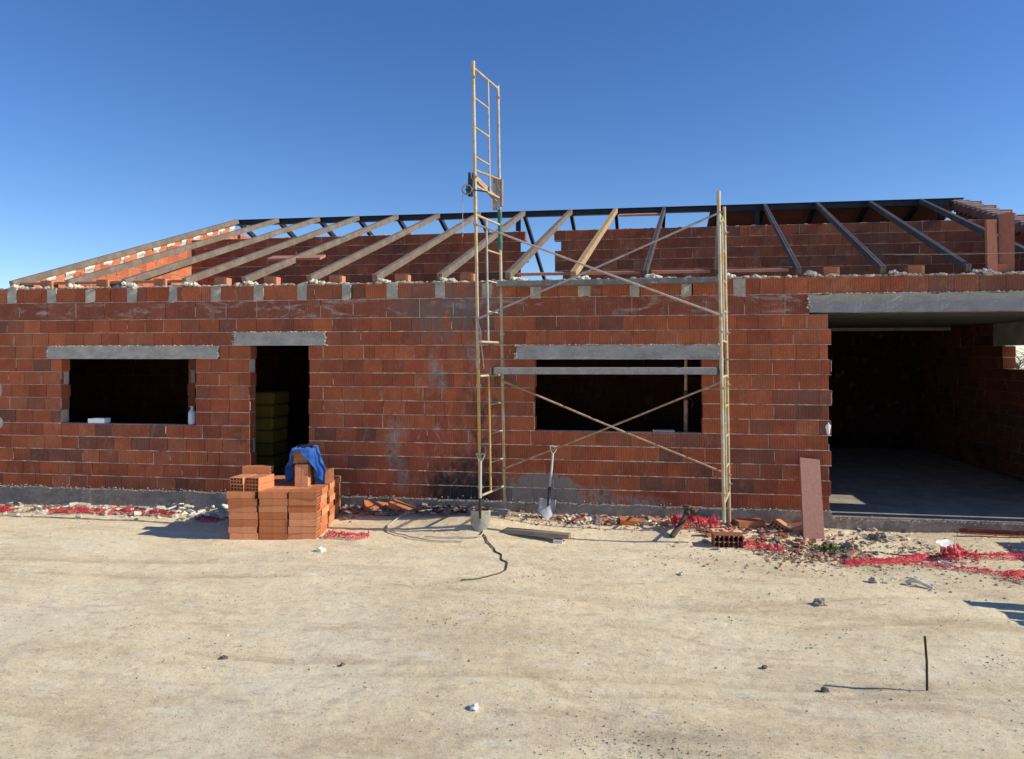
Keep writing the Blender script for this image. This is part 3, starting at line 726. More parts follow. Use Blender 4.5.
# ------------------------------------------------------------------ hollow brick mesh with through holes
BL, BW, BH = .352, .182, .083
def brick_mesh(L=BL, W=BW, H=BH, nx=4, nz=2, name="hollow_brick"):
    """long axis X, open cells on the X ends; W along Y, H along Z"""
    m = MB(); wl = .0075; c = (1,1,1)
    cw = (W-wl*(nx+1))/nx; chh = (H-wl*(nz+1))/nz
    m.box((-L/2, -W/2, 0), (L/2, W/2, wl), c); m.box((-L/2, -W/2, H-wl), (L/2, W/2, H), c)
    for k in range(nx+1):
        y = -W/2+k*(cw+wl); m.box((-L/2+(0 if k in (0,nx) else .001), y, wl), (L/2-(0 if k in (0,nx) else .001), y+wl, H-wl), c)
    for k in range(1, nz):
        z = k*(chh+wl)
        for q in range(nx):
            y = -W/2+wl+q*(cw+wl); m.box((-L/2+.002, y, z), (L/2-.002, y+cw, z+wl), c)
    return m
def m_brickrand(name, c1, c2):
    t = NT(name, .85, 0, .2); oi = t.n("ShaderNodeObjectInfo")
    c = t.mix(oi.outputs["Random"], c1, c2)
    c = t.mix(1.0, c, t.ramp(t.noise(14, 5, .7), [(.3, .8), (.7, 1.15)]), 'MULTIPLY')
    c = t.mix(t.ramp(t.noise(7, 6, .7), [(.60, 0.0), (.78, .3)]), c, (.66,.44,.28))
    return t.done(c, t.bump(t.noise(60, 5, .7), .003, .8))
M['pile'] = m_brickrand("orange_clay", (.46,.145,.055), (.74,.33,.16)); M['dpile'] = m_brickrand("dark_clay", (.20,.085,.06), (.33,.13,.08))
proto = brick_mesh().build("hollow_brick", M['pile'])
proto_used = [False]
PILE0 = Vector((-4.92, -1.72, 0)); rzp = rad(8.9)
Mp = Matrix.Translation(PILE0) @ Matrix.Rotation(rzp, 4, 'Z')
def put_brick(loc, rot, label, group=None, mat=None, scale=None, base=Mp):
    if not proto_used[0]: ob = proto; proto_used[0] = True
    else: ob = proto.copy(); COL.objects.link(ob)
    ob.matrix_world = base @ Matrix.Translation(loc) @ Euler(rot).to_matrix().to_4x4() @ Matrix.Diagonal((scale or 1, 1, 1, 1))
    for k in ("label", "category", "group"):
        if k in ob: del ob[k]
    tag(ob, label, "brick", group or "hollow clay bricks stacked on the pile")
    return ob
ordn = ["first","second","third","fourth","fifth","sixth","seventh","eighth","ninth"]
colw = ["left","middle","right"]
zg = -.005
NR, NL = 7, 7
for cidx in range(3):
    for l in range(NL):
        put_brick((.18+cidx*.368+R.uniform(-.012,.012)-.004*l*(cidx == 0), .093+R.uniform(-.012,.008), zg+l*(BH+.003)), (0, 0, R.uniform(-.035,.035)),
                  f"brick in the pile's front face, {colw[cidx]} column, {ordn[l]} layer from the ground")
for r in range(3):
    for c6 in range(6):
        for l in range(NL):
            if not (c6 in (0, 5) or l == NL-1 or r == 2): continue
            side = "left side" if c6 == 0 else "right side" if c6 == 5 else f"{ordn[c6]} lane"
            put_brick((.091+c6*.1835+R.uniform(-.006,.006)+(R.uniform(-.012,.016) if c6 == 5 else 0), .192+.178+r*.358+R.uniform(-.008,.008), zg+l*(BH+.003)), (0, 0, math.pi/2+R.uniform(-.03,.03)),
                      f"lengthwise brick in the pile's {side}, {ordn[r]} behind the front face, {ordn[l]} layer up")
zt = zg+NL*(BH+.003)
# end-on bricks over the front left corner
for a in range(2):
    for b in range(2):
        put_brick((.12+a*.205, .20+R.uniform(-.01,.01), zt+b*(BH+.003)), (0, 0, math.pi/2-.20-.05*a+R.uniform(-.02,.02)),
                  f"end-on brick showing cells, {'lower' if b == 0 else 'upper'} {'left' if a == 0 else 'right'} of four on the pile")
put_brick((.22, .42, zt+2*(BH+.003)), (0,0,.04), "orange brick lying sideways on top of the four end-on bricks")
# column under the jacket: upright bricks then flat ones
for a in range(2):
    for b in range(2):
        put_brick((.712+a*.086, .47+b*.19, zt+BL*.4), (0, math.pi/2, 0), f"upright brick in the {'left' if a == 0 else 'right'} {'front' if b == 0 else 'back'} of the block under the blue jacket", scale=.8)
for k in range(2):
    put_brick((.655, .56, zt+.0), (0,0,0), "") if False else None
for l in range(2):
    put_brick((.755+R.uniform(-.008,.008), .56, zt+BL*.8+.004+l*(BH+.003)), (0,0,R.uniform(-.05,.05)), f"flat brick under the blue jacket, {'lower' if l == 0 else 'upper'} of two above the upright ones", scale=.58)
put_brick((.95, .74, zt+BW/2), (math.pi/2, 0, .15), "brick set on edge behind the blue jacket at the pile's right")
# jacket
jm = MB(); nA, nRr = 120, 34; cx, cy, cz_ = .785, .57, zt+BL*.8+2*(BH+.003)+.018
def jlen(a):   # a=0 is +x (right); front is -y
    L = .27+.24*math.exp(-((math.sin((a-.1)/2))/.38)**2)*1.0 + .22*math.exp(-((math.sin((a-math.pi*.95)/2))/.25)**2)
    fr = math.exp(-((math.sin((a+math.pi*.54)/2))/.34)**2); return L*(1-.93*fr)+.012*math.sin(a*7)+.03*noise.noise(Vector((math.cos(a)*2, math.sin(a)*2, 3)))
grid = []
for j in range(nRr+1):
    for i in range(nA):
        a = 2*math.pi*i/nA; ca, sa = math.cos(a), math.sin(a)
        edge = min(.105/max(abs(ca),1e-4), .185/max(abs(sa),1e-4)); edge = min(edge, .20)
        L = edge+jlen(a); r = L*j/nRr
        fold = (.5+.5*math.sin(a*13+1.2*math.sin(a*3)))
        if r <= edge: x_, y_, z_ = r*ca, r*sa, .012*noise.noise(Vector((r*ca*14, r*sa*14, 1)))+.006
        else:
            dn = r-edge; out = edge+.018+min(.11, dn*.34)*(.15+1.1*fold)+.02*noise.noise(Vector((ca*4, sa*4, dn*6)))
            x_, y_, z_ = out*ca, out*sa, -dn*.96+.01
        z_ += .022*noise.noise(Vector((x_*16, y_*16, z_*12)))*min(1, r/.08); x_ += .02*noise.noise(Vector((x_*11, z_*14, 9)))
        grid.append((cx+x_, cy+y_, cz_+z_))
gf = [(j*nA+i, j*nA+(i+1) % nA, (j+1)*nA+(i+1) % nA, (j+1)*nA+i) for j in range(nRr) for i in range(nA)]
jk = thing("jacket", (0,0,0), "crumpled bright blue jacket draped over the brick pile", "jacket"); jk.matrix_world = Mp
jm.add(grid, gf, (1,1,1), True); jo = jm.build("cloth_shell", M['cloth'], jk)
md = jo.modifiers.new("thickness", 'SOLIDIFY'); md.thickness = .006
m = MB()
for k in range(26): m.rock((cx-.06+k*.005, cy+.02+R.uniform(-.07,.07), cz_+.014+R.uniform(0,.02)), R.uniform(.025,.05), R, (1,1,1), .5, 1)
for q in m.sm: pass
m.sm = [True]*len(m.sm); m.build("lining", M['navy'], jk)

# brick under the scaffold post, loose bricks
def loose(x, y, rz, label, tiltx=0, tilty=0, mat=None, up=0.0, grp=None, lab=None):
    o = proto.copy(); COL.objects.link(o)
    for k in ("label","category","group"):
        if k in o: del o[k]
    o.matrix_world = Matrix.Translation((x, y, gz(x,y)+up)) @ Euler((tiltx, tilty, rz)).to_matrix().to_4x4(); tag(o, label, "brick")
    return o
bm2 = brick_mesh(.34, .24, .16, 6, 3).build("hollow_brick", M['dpile'])
bm2.matrix_world = Matrix.Translation((1.17, -1.12, gz(1.17,-1.12)-.01)) @ Euler((0,0,rad(84))).to_matrix().to_4x4()
bm2.rotation_euler = (0,0,rad(4)); tag(bm2, "dark red hollow block carrying the front foot of the right scaffold post", "brick")
bm2.data = bm2.data
m = brick_mesh(.19,.34,.15,6,2).build("hollow_brick", M['dpile']); bpy.data.objects.remove(bm2)
zb = gz(1.17,-1.10)-.01
m.location = (1.17,-1.10,zb); m.rotation_euler = (0,0,rad(-86)); tag(m, "dark red hollow block carrying the front foot of the right scaffold post", "brick")
loose(1.55,-.28,.25,"reddish brick lying flat just right of the scaffold's rear post")
loose(1.92,-.30,1.1,"dark brick tipped on edge left of the leaning ceramic board", .5, .15)
loose(2.15,-.36,-.7,"orange brick tilted against its neighbour by the leaning board", .3, -.3)
loose(.05,-.38,.15,"brick half sunk in rubble below the wide window's left part", .1, .08, up=-.02)
loose(-9.35,-.62,.2,"single orange brick lying among netting at the far left", .05, .1)
loose(-3.55,-.22,.6,"dark brick leaning at the wall foot right of the brick pile", .6, .2)
loose(-3.15,-.25,-.15,"brick lying in shade left of the first shovel", .05, .3)

# props and small things
pr = thing("shoring_prop", (.80, .42, .18), "rusty adjustable steel prop standing inside the wide window", "prop")
m = MB(); m.tube([(0,0,.01),(0,0,1.55)], .03, 12); m.build("outer_tube", M['rust'], pr)
m = MB(); m.tube([(0,0,1.5),(0,0,2.67)], .023, 12); m.build("inner_tube", M['rust'], pr)
m = MB(); m.tube([(0,0,1.48),(0,0,1.62)], .038, 14); m.tube([(-.09,-.03,1.50),(-.03,-.03,1.55),(.05,-.03,1.53),(.10,-.03,1.46),(.07,-.03,1.38)], .008, 6); m.build("collar", M['dark'], pr)
for z in (0, 2.67): m = MB(); m.box((-.07,-.07,z),(.07,.07,z+.008)); m.build("end_plate", M['rust'], pr)
m = MB(); rough_slab(m, (-8.27,.02,1.245),(-7.99,.16,1.32), 4, .01); tag(m.build("offcut_block", M['white']), "small pale block lying on the left window's sill", "block")
bt = thing("bottle", (-6.56,.09,1.245), "white plastic bottle standing on the right end of the left window sill", "bottle")
m = MB(); prof = [(0,.001),(.055,.002),(.058,.02),(.058,.17),(.045,.205),(.02,.225),(.018,.25)]
m.tube([(0,0,z) for r,z in prof], [max(r,.002) for r,z in prof], 16, (.62,.66,.72)); m.build("bottle_body", M['white'], bt)
m = MB(); m.tube([(0,0,.25),(0,0,.275)], .021, 14, (.5,.52,.56)); m.tube([(0,0,.262),(-.035,0,.275)], .008, 8, (.5,.52,.56)); m.build("cap", M['white'], bt)
m = MB(); rough_slab(m, (.33,.04,1.243),(.62,.19,1.268), 4, .006); tag(m.build("tile_offcut", M['lintel']), "flat grey offcut lying on the wide window's sill", "offcut")
# yellowish packs inside the doorway
pk = thing("stacked_packs", (-6.05, 1.5, .18), "dull yellow packs stacked in the dark room behind the doorway", "packs")
for k in range(7):
    m = MB(); m.cbox((-.26+R.uniform(-.03,.03), -.3, k*.215+.002), (.24+R.uniform(-.03,.03), .3, k*.215+.205), .03, jit((.36,.23,.04), .15)); m.build("pack", M['foam'], pk)

# shovels
def shovel(loc, top, spin, label, spade_col):
    t = thing("shovel", loc, label, "shovel", "shovels by the wall"); t.rotation_euler = ((Vector(top)-Vector(loc)).to_track_quat('Z', 'Y').to_matrix().to_4x4() @ Matrix.Rotation(spin, 4, 'Z')).to_euler()
    m = MB(); L = 1.02; n, k = 14, 12; g2 = []
    for j in range(n+1):
        v = j/n; z = .30*v
        w = .125*(min(1, (.15+v*2.8))**.5 if v < .3 else 1)
        for i in range(k+1):
            u = -1+2*i/k
            yb_ = .035*(u*u)-.012*math.exp(-(u/.16)**2)*smooth(.3,1,v)*2.4 + .02*math.sin(v*3)
            zz = z + (.0 if v > .1 else 0) + .055*(abs(u)**2.2)*(1-v)
            g2.append((u*w, -yb_, zz))
    m.add(g2, [(j*(k+1)+i, j*(k+1)+i+1, (j+1)*(k+1)+i+1, (j+1)*(k+1)+i) for j in range(n) for i in range(k)], (1,1,1), True)
    b = m.build("blade", spade_col, t); s_ = b.modifiers.new("thickness", 'SOLIDIFY'); s_.thickness = .003
    m = MB(); m.tube([(0,0,.20),(0,.012,.33),(0,.012,.46)], [.012,.022,.019], 12); m.build("socket", M['dark'], t)
    m = MB(); m.tube([(0,.012,.44),(0,.018,.70),(0,.014,.92)], [.0175,.017,.016], 12); m.build("shaft", M['shaft'], t)
    m = MB(); m.tube([(0,.014,.90),(-.03,.014,.95),(-.052,.014,1.01)], .009, 8); m.tube([(0,.014,.90),(.03,.014,.95),(.052,.014,1.01)], .009, 8)
    m.tube([(-.06,.014,1.015),(.06,.014,1.015)], .013, 10); m.build("grip", M['grip'], t)
    return t
t = NT("bleached_wood", .85); M['shaft'] = t.done(t.mix(t.noise(16, 5, .7, stretch=(1,1,.2)), (.42,.40,.36), (.62,.60,.55)), t.bump(t.noise(50), .001))
M['grip'] = m_metal("worn_grip", (.40,.37,.33), (.3,.28,.25), (.6,.57,.5), .7, 20)
M['spade'] = m_metal("mortar_caked_spade", (.36,.34,.25), (.46,.43,.33), (.30,.28,.24), .9, 9, metal=0)
M['spade2'] = m_metal("zinc_spade", (.36,.36,.35), (.45,.45,.43), (.28,.27,.26), .6, 14, metal=.2)
gx, gy = -1.85, -1.12
shovel((gx, gy, gz(gx,gy)-.03), (gx-.01, gy+.10, 1.1), 0, "shovel with mortar caked blade leaning on the left scaffold post", M['spade'])
shovel((-1.09, -.38, .065), (-1.03, -.08, 1.03), rad(35), "shovel with clean grey blade leaning on the wall below the wide window", M['spade2'])
# block under the front post, tub by the rear post
m = MB(); m.cbox((-1.925,-1.07,-.05),(-1.80,-.96,.25), .01, (.30,.28,.25)); tag(m.build("concrete_block", M['lintel']), "grey concrete block hidden behind the first shovel under the scaffold post", "block")
tb = thing("mortar_tub", (-1.72,-.42,.07), "small grey mortar tub at the foot of the left scaffold frame", "tub")
m = MB(); a_, b_ = .10, .13; vs = [(-a_,-.08,0),(a_,-.08,0),(a_,.08,0),(-a_,.08,0),(-b_,-.10,.13),(b_,-.10,.13),(b_,.10,.13),(-b_,.10,.13),(-b_+.012,-.09,.13),(b_-.012,-.09,.13),(b_-.012,.09,.13),(-b_+.012,.09,.13),(-a_+.01,-.07,.02),(a_-.01,-.07,.02),(a_-.01,.07,.02),(-a_+.01,.07,.02)]
m.add(vs, [(0,1,5,4),(1,2,6,5),(2,3,7,6),(3,0,4,7),(4,5,9,8),(5,6,10,9),(6,7,11,10),(7,4,8,11),(8,9,13,12),(9,10,14,13),(10,11,15,14),(11,8,12,15),(12,13,14,15),(0,3,2,1)]); m.build("tub_shell", M['plankgrey'], tb, .004)
m = MB(); m.tube([(-.12,0,.13),(-.10,-.05,.155),(.10,-.05,.155),(.12,0,.13)], .005, 6); m.build("handle", M['brace'], tb)

# hoses
def spline(pts, n=10):
    o = []; P_ = [Vector(p) for p in pts]; P_ = [P_[0]]+P_+[P_[-1]]
    for i in range(1, len(P_)-2):
        for k in range(n):
            t = k/n; a,b,c,d = P_[i-1:i+3]
            o.append(.5*((2*b)+(c-a)*t+(2*a-5*b+4*c-d)*t*t+(3*b-a-3*c+d)*t**3))
    o.append(P_[-2]); return o
def hose(name, pts, r, mat, label, cat="hose", up=.0):
    q = spline([(x, y, 0) for x, y in pts]); q = [p+Vector((noise.noise(p*5)*.03, noise.noise(p*5+Vector((9,0,0)))*.03, 0)) for p in q]; q = [Vector((p.x, p.y, gz(p.x+.0, p.y)+r*.8+up+.012*max(0, noise.noise(p*2)))) for p in q]
    m = MB(); m.tube(q, r, 8); return tag(m.build(name, mat), label, cat)
t = NT("pale_rubber", .7); M['palehose'] = t.done(t.mix(t.noise(20), (.42,.38,.31), (.60,.55,.45)))
t = NT("black_rubber", .6); M['blackhose'] = t.done(t.mix(t.noise(20), (.025,.022,.02), (.09,.075,.06)))
hose("garden_hose", [(-2.01, -1.46), (-2.48, -1.43), (-2.94, -1.19), (-3.1, -1.04), (-3.06, -0.62), (-2.73, -0.28), (-2.34, -0.25), (-2.0, -0.52), (-1.82, -0.9), (-1.83, -1.23), (-2.13, -1.32), (-2.51, -1.33)], .009, M['palehose'], "pale hose lying in a loop before the first shovel", up=.012)
hose("electric_cable", [(-2.6, -0.23), (-2.19, -0.29), (-1.99, -0.69), (-1.79, -1.17), (-1.52, -1.77), (-1.39, -2.1), (-1.3, -2.37), (-1.33, -2.64), (-1.52, -2.86), (-1.69, -2.95)], .007, M['blackhose'], "black cable snaking across the sand from the hose loop", "cable")
hose("electric_cable", [(-3.81, -0.42), (-3.45, -0.49), (-3.09, -0.5), (-2.77, -0.12), (-2.44, -0.0), (-2.06, -0.08)], .007, M['blackhose'], "thin dark cable lying at the wall foot behind the hose loop", "cable")

# plank on the ground, timber, steel angle, rod
m = MB(); m.box((-.42,-.06,0),(.42,.06,.055),(.30,.24,.18)); o = m.build("plank", M['wood'], None, .003)
o.location = (-1.13,-1.07,gz(-1.13,-1.07)+.035); o.rotation_euler = (.0,.015,rad(-9)); tag(o, "short grey timber plank lying on the sand before the shovels", "plank")
m = MB(); m.cbox((-.06,-.05,0),(.06,.05,.05),.008,(.6,.56,.5)); o = m.build("mortar_lump", M['crust']); o.location = (-.86,-1.16,gz(-.86,-1.16)-.01); tag(o, "pale mortar lump under the right end of the short plank", "rubble")
tm = thing("charred_timber", (.55,-.75,gz(.55,-.75)), "dark knotted timber offcut propped on rubble left of the right scaffold post", "timber")
m = MB(); q = [Vector((-.02,-.14,.0)), Vector((.07,-.03,.09)), Vector((.16,.09,.2)), Vector((.22,.18,.27))]
m.tube(spline(q, 4), [.035]*5+[.03]*4+[.035]*4, 8, (.10,.075,.06)); m.build("trunk_piece", M['wood'], tm)
m = MB()
for k in range(9): m.rock((.22+R.uniform(-.08,.08), .18+R.uniform(-.04,.04), .28+R.uniform(-.05,.05)), R.uniform(.02,.045), R, (.13,.09,.07), .9, 1)
m.build("root_knot", M['wood'], tm)
rdx, rdy = 2.04, -4.78
m = MB(); zz = gz(rdx, rdy)
m.tube([(0,0,-.05),(-.003,0,.2),(-.014,.004,.372)], .0085, 8); o = m.build("steel_rod", M['dark']); o.location = (rdx, rdy, zz); tag(o, "short black steel rod stuck upright in the sand at lower right", "rod")
m = MB(); m.box((0,-.03,0),(1.5,.03,.006)); m.box((0,.024,.006),(1.5,.03,.06)); m.build
o = m.build("steel_angle", m_metal("red_oxide_steel", (.20,.06,.045), (.28,.09,.06), (.42,.25,.18), .7, 8)); o.location = (4.12,-.20,gz(4.4,-.25)+.03); o.rotation_euler = (.05,.01,-.02); tag(o, "red primed steel angle lying along the garage slab edge", "steel angle")
m = MB(); m.tube(spline([(1.1,-1.45,.02),(1.8,-1.2,.02),(2.7,-.95,.02),(3.4,-.98,.03),(4.3,-.92,.02)]), .006, 6)
o = hose("electric_cable", [(2.35,-1.15),(2.9,-1.05),(3.4,-1.10),(3.9,-.98),(4.5,-1.02)], .007, M['blackhose'], "thin dark wire lying above the red netting before the garage", "wire")

# red netting
def net(pts, w, label, seed, amp=.05, h=.04, opts=None):
    q = spline([(x, y, 0) for x, y in pts], 14); m = MB(); k = 12; n = len(q); g2 = []
    for j, p in enumerate(q):
        d = (q[min(j+1,n-1)]-q[max(j-1,0)]).normalized(); sd = Vector((-d.y, d.x, 0))
        ww = w*(.45+.55*abs(math.sin(j*.21+seed))+.5*max(0,noise.noise(Vector((j*.12,seed,0)))))*min(1,(j+2)/6,(n-j+1)/6)
        for i in range(k+1):
            u = -1+2*i/k; pp = p+sd*u*ww/2
            r = noise.noise(Vector((pp.x*9,pp.y*9,seed)))+.6*noise.noise(Vector((pp.x*21,pp.y*21,seed)))
            pp = pp+sd*r*amp*.5
            fold = abs(noise.noise(Vector((u*3.5+seed, j*.35, 2))))
            g2.append((pp.x, pp.y, gz(pp.x, pp.y)+.006+h*fold*1.3+h*(1-u*u)*.35))
    m.add(g2, [(j*(k+1)+i, j*(k+1)+i+1, (j+1)*(k+1)+i+1, (j+1)*(k+1)+i) for j in range(n-1) for i in range(k)], (1,1,1), True)
    return tag(m.build("plastic_netting", M['net']), label, "netting", "scraps of red plastic netting on the ground")
net([(-10.6,-.75),(-10.0,-.68),(-9.4,-.62),(-8.9,-.72)], .32, "crumpled red netting at the far left foot of the wall", 1, h=.09)
net([(-8.5,-.62),(-8.0,-.66),(-7.4,-.58),(-6.8,-.55),(-6.3,-.62)], .20, "red netting strip among white rubble below the left window", 2, h=.08)
net([(-5.95,-.78),(-5.6,-.80)], .2, "small red netting scrap just left of the brick pile", 3, h=.07)
net([(-3.75,-1.42),(-3.5,-1.5),(-3.2,-1.42)], .22, "small red netting tuft at the right corner of the brick pile", 4, h=.08)
net([(.55,-.55),(.85,-.42),(1.15,-.52)], .34, "red netting bundle at the wall left of the right scaffold frame", 5, h=.16)
net([(1.32,-1.22),(1.55,-1.18),(1.8,-1.24)], .22, "red netting scrap right of the block under the scaffold", 6, h=.07)
net([(2.28,-1.72),(2.6,-1.62),(3.0,-1.42),(3.35,-1.22),(3.75,-1.12),(4.1,-1.14),(4.6,-1.10)], .17, "long red netting strip running up towards the slab at right", 7, h=.07)
net([(2.4,-1.60),(2.9,-1.50),(3.3,-1.55),(3.62,-1.72),(3.95,-1.78),(4.4,-1.62),(4.7,-1.6)], .13, "lower red netting strip branching across the sand at right", 8, h=.05)
net([(3.52,-1.18),(3.66,-1.2),(3.84,-1.17)], .38, "bunched bright red netting heap under the white scrap", 9, h=.16)
net([(3.86,-1.85),(4.0,-2.05),(4.15,-2.22)], .26, "torn pinkish red netting end nearest the right edge", 10, h=.07)
# white scraps
def scrap(x, y, w, h, rz, label, seed, tl=0., col=(.78,.76,.70)):
    m = MB(); k = 10; g2 = []
    for j in range(k+1):
        for i in range(k+1):
            u, v = i/k-.5, j/k-.5; rr_ = 1-.35*(abs(u*2)**3)*(abs(v*2)**3); 
            g2.append((u*w*rr_, v*h*rr_, .015+.02*noise.noise(Vector((u*4+seed,v*4,seed)))+.05*u*u))
    m.add(g2, [(j*(k+1)+i, j*(k+1)+i+1, (j+1)*(k+1)+i+1, (j+1)*(k+1)+i) for j in range(k) for i in range(k)], col, True)
    o = m.build("plastic_scrap", M['white']); o.location = (x, y, gz(x, y)+.02); o.rotation_euler = (tl, 0, rz); tag(o, label, "scrap"); return o
o = scrap(3.60,-1.08,.24,.14,.5,"white plastic scrap lying on the bunched red netting", 1, .5); o.location.z += .12
scrap(3.45,-1.52,.16,.08,-.7,"narrow white scrap between the two red netting strips", 2, .3)
scrap(2.62,-2.3,.06,.05,.4,"tiny white scrap on bare sand before the garage", 4, .1)
scrap(1.10,-.12,.10,.10,.2,"white plastic scrap standing at the wall by the right scaffold post", 5, 1.3)
m = MB(); m.tube(spline([(0,0,0),(.06,-.05,.05),(.14,-.10,.02),(.2,-.14,-.0)]), .016, 8, (.74,.70,.6)); m.tube(spline([(0,0,0),(.09,-.02,.02),(.17,-.12,.0)]), .012, 8, (.74,.70,.6))
o = m.build("split_stick", M['wood']); o.location = (2.77,-2.28,gz(2.77,-2.28)+.015); tag(o, "pale split stick bent on the sand below the netting", "stick")

# named stones
ST = [(-.98,-5.62,.030,(.72,.68,.60),"white pebble near the bottom edge left of centre"), (1.35,-4.86,.030,(.16,.12,.09),"dark angular stone left of the black rod's foot"),
 (2.05,-3.62,.0,(0,0,0),""), (1.73,-3.15,.055,(.32,.26,.21),"brown clod with a sharp top, right of centre on open sand"), (1.0,-4.55,.024,(.13,.10,.08),"small dark stone on sand halfway to the rod"),
 (-3.05,-5.05,.026,(.10,.08,.07),"round black stone at the far lower left"), (-2.10,-5.05,.02,(.14,.11,.09),"small dark pebble left of the white one"),
 (3.05,-.50,.075,(.17,.14,.11),"dark flat clod in front of the garage slab"), (2.62,-.98,.07,(.30,.22,.17),"brown lump beside the weed and netting"),
 (-3.55,-2.1,.045,(.62,.56,.46),"pale pointed stone on sand right of the brick pile"), (-1.35,-5.3,.012,(.2,.15,.1),""),
 (2.45,-2.32,.05,(.44,.37,.29),"grey clod with purple shadow left of the split stick"), (.55,-2.35,.035,(.50,.43,.34),"sandy clod in mid ground before the right scaffold post")]
for (x, y, r, c, lab) in ST:
    if not lab: continue
    c = tuple(min(1, q*1.5) for q in c)
    m = MB(); m.rock((0,0,r*.35), r, R, c, .7, 2, .55); o = m.build("stone", M['crust']); o.location = (x, y, gz(x, y)); tag(o, lab, "stone", "loose stones on the sand")

# gravel over the sand, many thousand crumbs
m = MB(); rg = random.Random(5)
def crumbs(n, f, r0, r1, cols, lod=0, flat=.7, up=0):
    for _ in range(n):
        x, y = f()
        if y > -.03: continue
        r = r0+(r1-r0)*rg.random()**3; m.rock((x, y, gz(x, y)+r*.2+up*rg.random()), r, rg, jit(rg.choice(cols), .2, rg), flat, lod)
SC = [(.62,.50,.34),(.70,.58,.42),(.50,.40,.27),(.38,.29,.2),(.78,.68,.52),(.30,.23,.16)]
def near():
    d = 1.2+9.2*rg.random()**.8; y = -10.28+3.0+d
    return rg.uniform(-.75, .72)*(y+10.28)*1.05 - .15*(y+10.28)*.9, min(y, -.05)
crumbs(8000, near, .002, .008, SC); crumbs(120, near, .007, .015, SC)
crumbs(500, lambda: (rg.gauss(.1,.4), rg.gauss(-5.95,.2)), .002, .008, [(.13,.12,.11),(.22,.19,.16),(.5,.42,.32)])
crumbs(1500, lambda: (rg.gauss(2.6,1.1), rg.gauss(-1.5,.45)), .003, .019, SC)
def clod():
    c = CL[rg.randrange(len(CL))]; return rg.gauss(c[0], .16), rg.gauss(c[1], .08)
CL = [(rg.uniform(-6,4), rg.uniform(-6,-1.2)) for _ in range(46)]
crumbs(1300, clod, .002, .010, [(.42,.33,.23),(.33,.25,.18),(.6,.49,.35)])
tag(m.build("gravel", M['crust']), "small stones and crumbs scattered over the sandy ground", "gravel", kind="stuff")

# rubble chips along the wall
m = MB()
def band(a, b, y0, s): return lambda: (rg.uniform(a, b), min(-.04, rg.gauss(y0, s)))
WH = [(.80,.72,.56),(.70,.62,.48),(.60,.51,.39)]; BR = [(.42,.16,.09),(.50,.22,.13),(.33,.12,.08),(.58,.31,.20)]
def chips(n, f, s0, s1, cols):
    for _ in range(n):
        x, y = f()
        if y > -.03: y = -.04-rg.random()*.1
        w = rg.uniform(s0, s1); Mt = Matrix.Translation((x, y, gz(x, y)+w*.15+rg.random()*.02)) @ Euler((rg.gauss(0,.35), rg.gauss(0,.35), rg.random()*6)).to_matrix().to_4x4()
        if rg.random() < .5: m.box((-w/2, -w*rg.uniform(.2,.45), 0), (w/2, w*rg.uniform(.2,.45), w*rg.uniform(.1,.3)), jit(rg.choice(cols), .2, rg), Mt)
        else: m.rock((x, y, gz(x, y)+w*.15), w*.5, rg, jit(rg.choice(cols), .2, rg), .6, 0, .5)
chips(420, band(-10.5,-5.2,-.44,.20), .012, .07, WH*3+BR[:2]+[(.5,.4,.3)]*2); chips(60, band(-10,-5.2,-.42,.15), .07, .16, WH*3+BR[:1]); chips(230, band(-7.0,-5.1,-.36,.18), .02, .15, WH)
chips(300, band(-4.2,-1.9,-.28,.15), .02, .09, [(.2,.17,.15),(.3,.24,.2),(.4,.3,.22)]+BR[:2]); chips(160, band(-2.9,-1.95,-.22,.1), .02, .08, [(.04,.035,.03),(.08,.07,.06)])
chips(700, band(-1.7,1.0,-.34,.16), .010, .05, WH+[(.5,.40,.29),(.42,.32,.23)]*2+BR[:2]); chips(110, band(-.9,.6,-.32,.10), .03, .11, BR+WH)
chips(180, band(.9,2.4,-.55,.3), .02, .10, BR+[(.3,.25,.2)]); chips(620, band(1.5,2.75,-1.25,.22), .012, .055, BR+[(.35,.28,.2),(.45,.36,.26),(.4,.27,.18)]*2)
chips(200, band(2.3,3.6,-.55,.3), .015, .06, WH+[(.4,.33,.25),(.25,.2,.15)]); chips(90, band(3.6,6.2,-.8,.5), .01, .05, [(.4,.33,.25),(.25,.2,.15)]+BR)
chips(160, band(-13,-10,-.45,.2), .02, .09, WH+BR)
tag(m.build("rubble", M['crust']), "brick chips and mortar crumbs strewn along the foot of the wall", "rubble", kind="stuff")
# larger broken pieces, one object each
BP = [(-9.9,-.5,.10,1,"pale mortar chunk at the left edge beside the red netting"),(-8.75,-.45,.09,0,"orange brick shard right of the lone left brick"),(-7.9,-.38,.10,1,"white upturned mortar flake below the left window"),
 (-7.25,-.40,.15,0,"salmon tile piece lying below the left window's right part"),(-6.75,-.36,.11,1,"white pointed mortar flake below the left window's right edge"),(-6.1,-.40,.15,1,"whitish mortar heap piece left of the doorway"),
 (-5.6,-.44,.12,0,"orange brick shard in the pale heap left of the doorway"),(-2.9,-.35,.11,0,"dark red shard in the sooty strip at the wall foot"),(-.7,-.42,.13,0,"red brick shard right of the second shovel"),
 (-.35,-.38,.16,0,"long red shard in the rubble below the wide window"),(.3,-.36,.15,0,"brick fragment right of the half sunk brick"),(2.06,-.92,.14,0,"orange tile fragment at the foot of the leaning board"),
 (2.52,-1.38,.15,0,"salmon tile fragment at the start of the red netting"),(2.68,-.42,.13,1,"pale mortar piece left of the garage slab corner")]
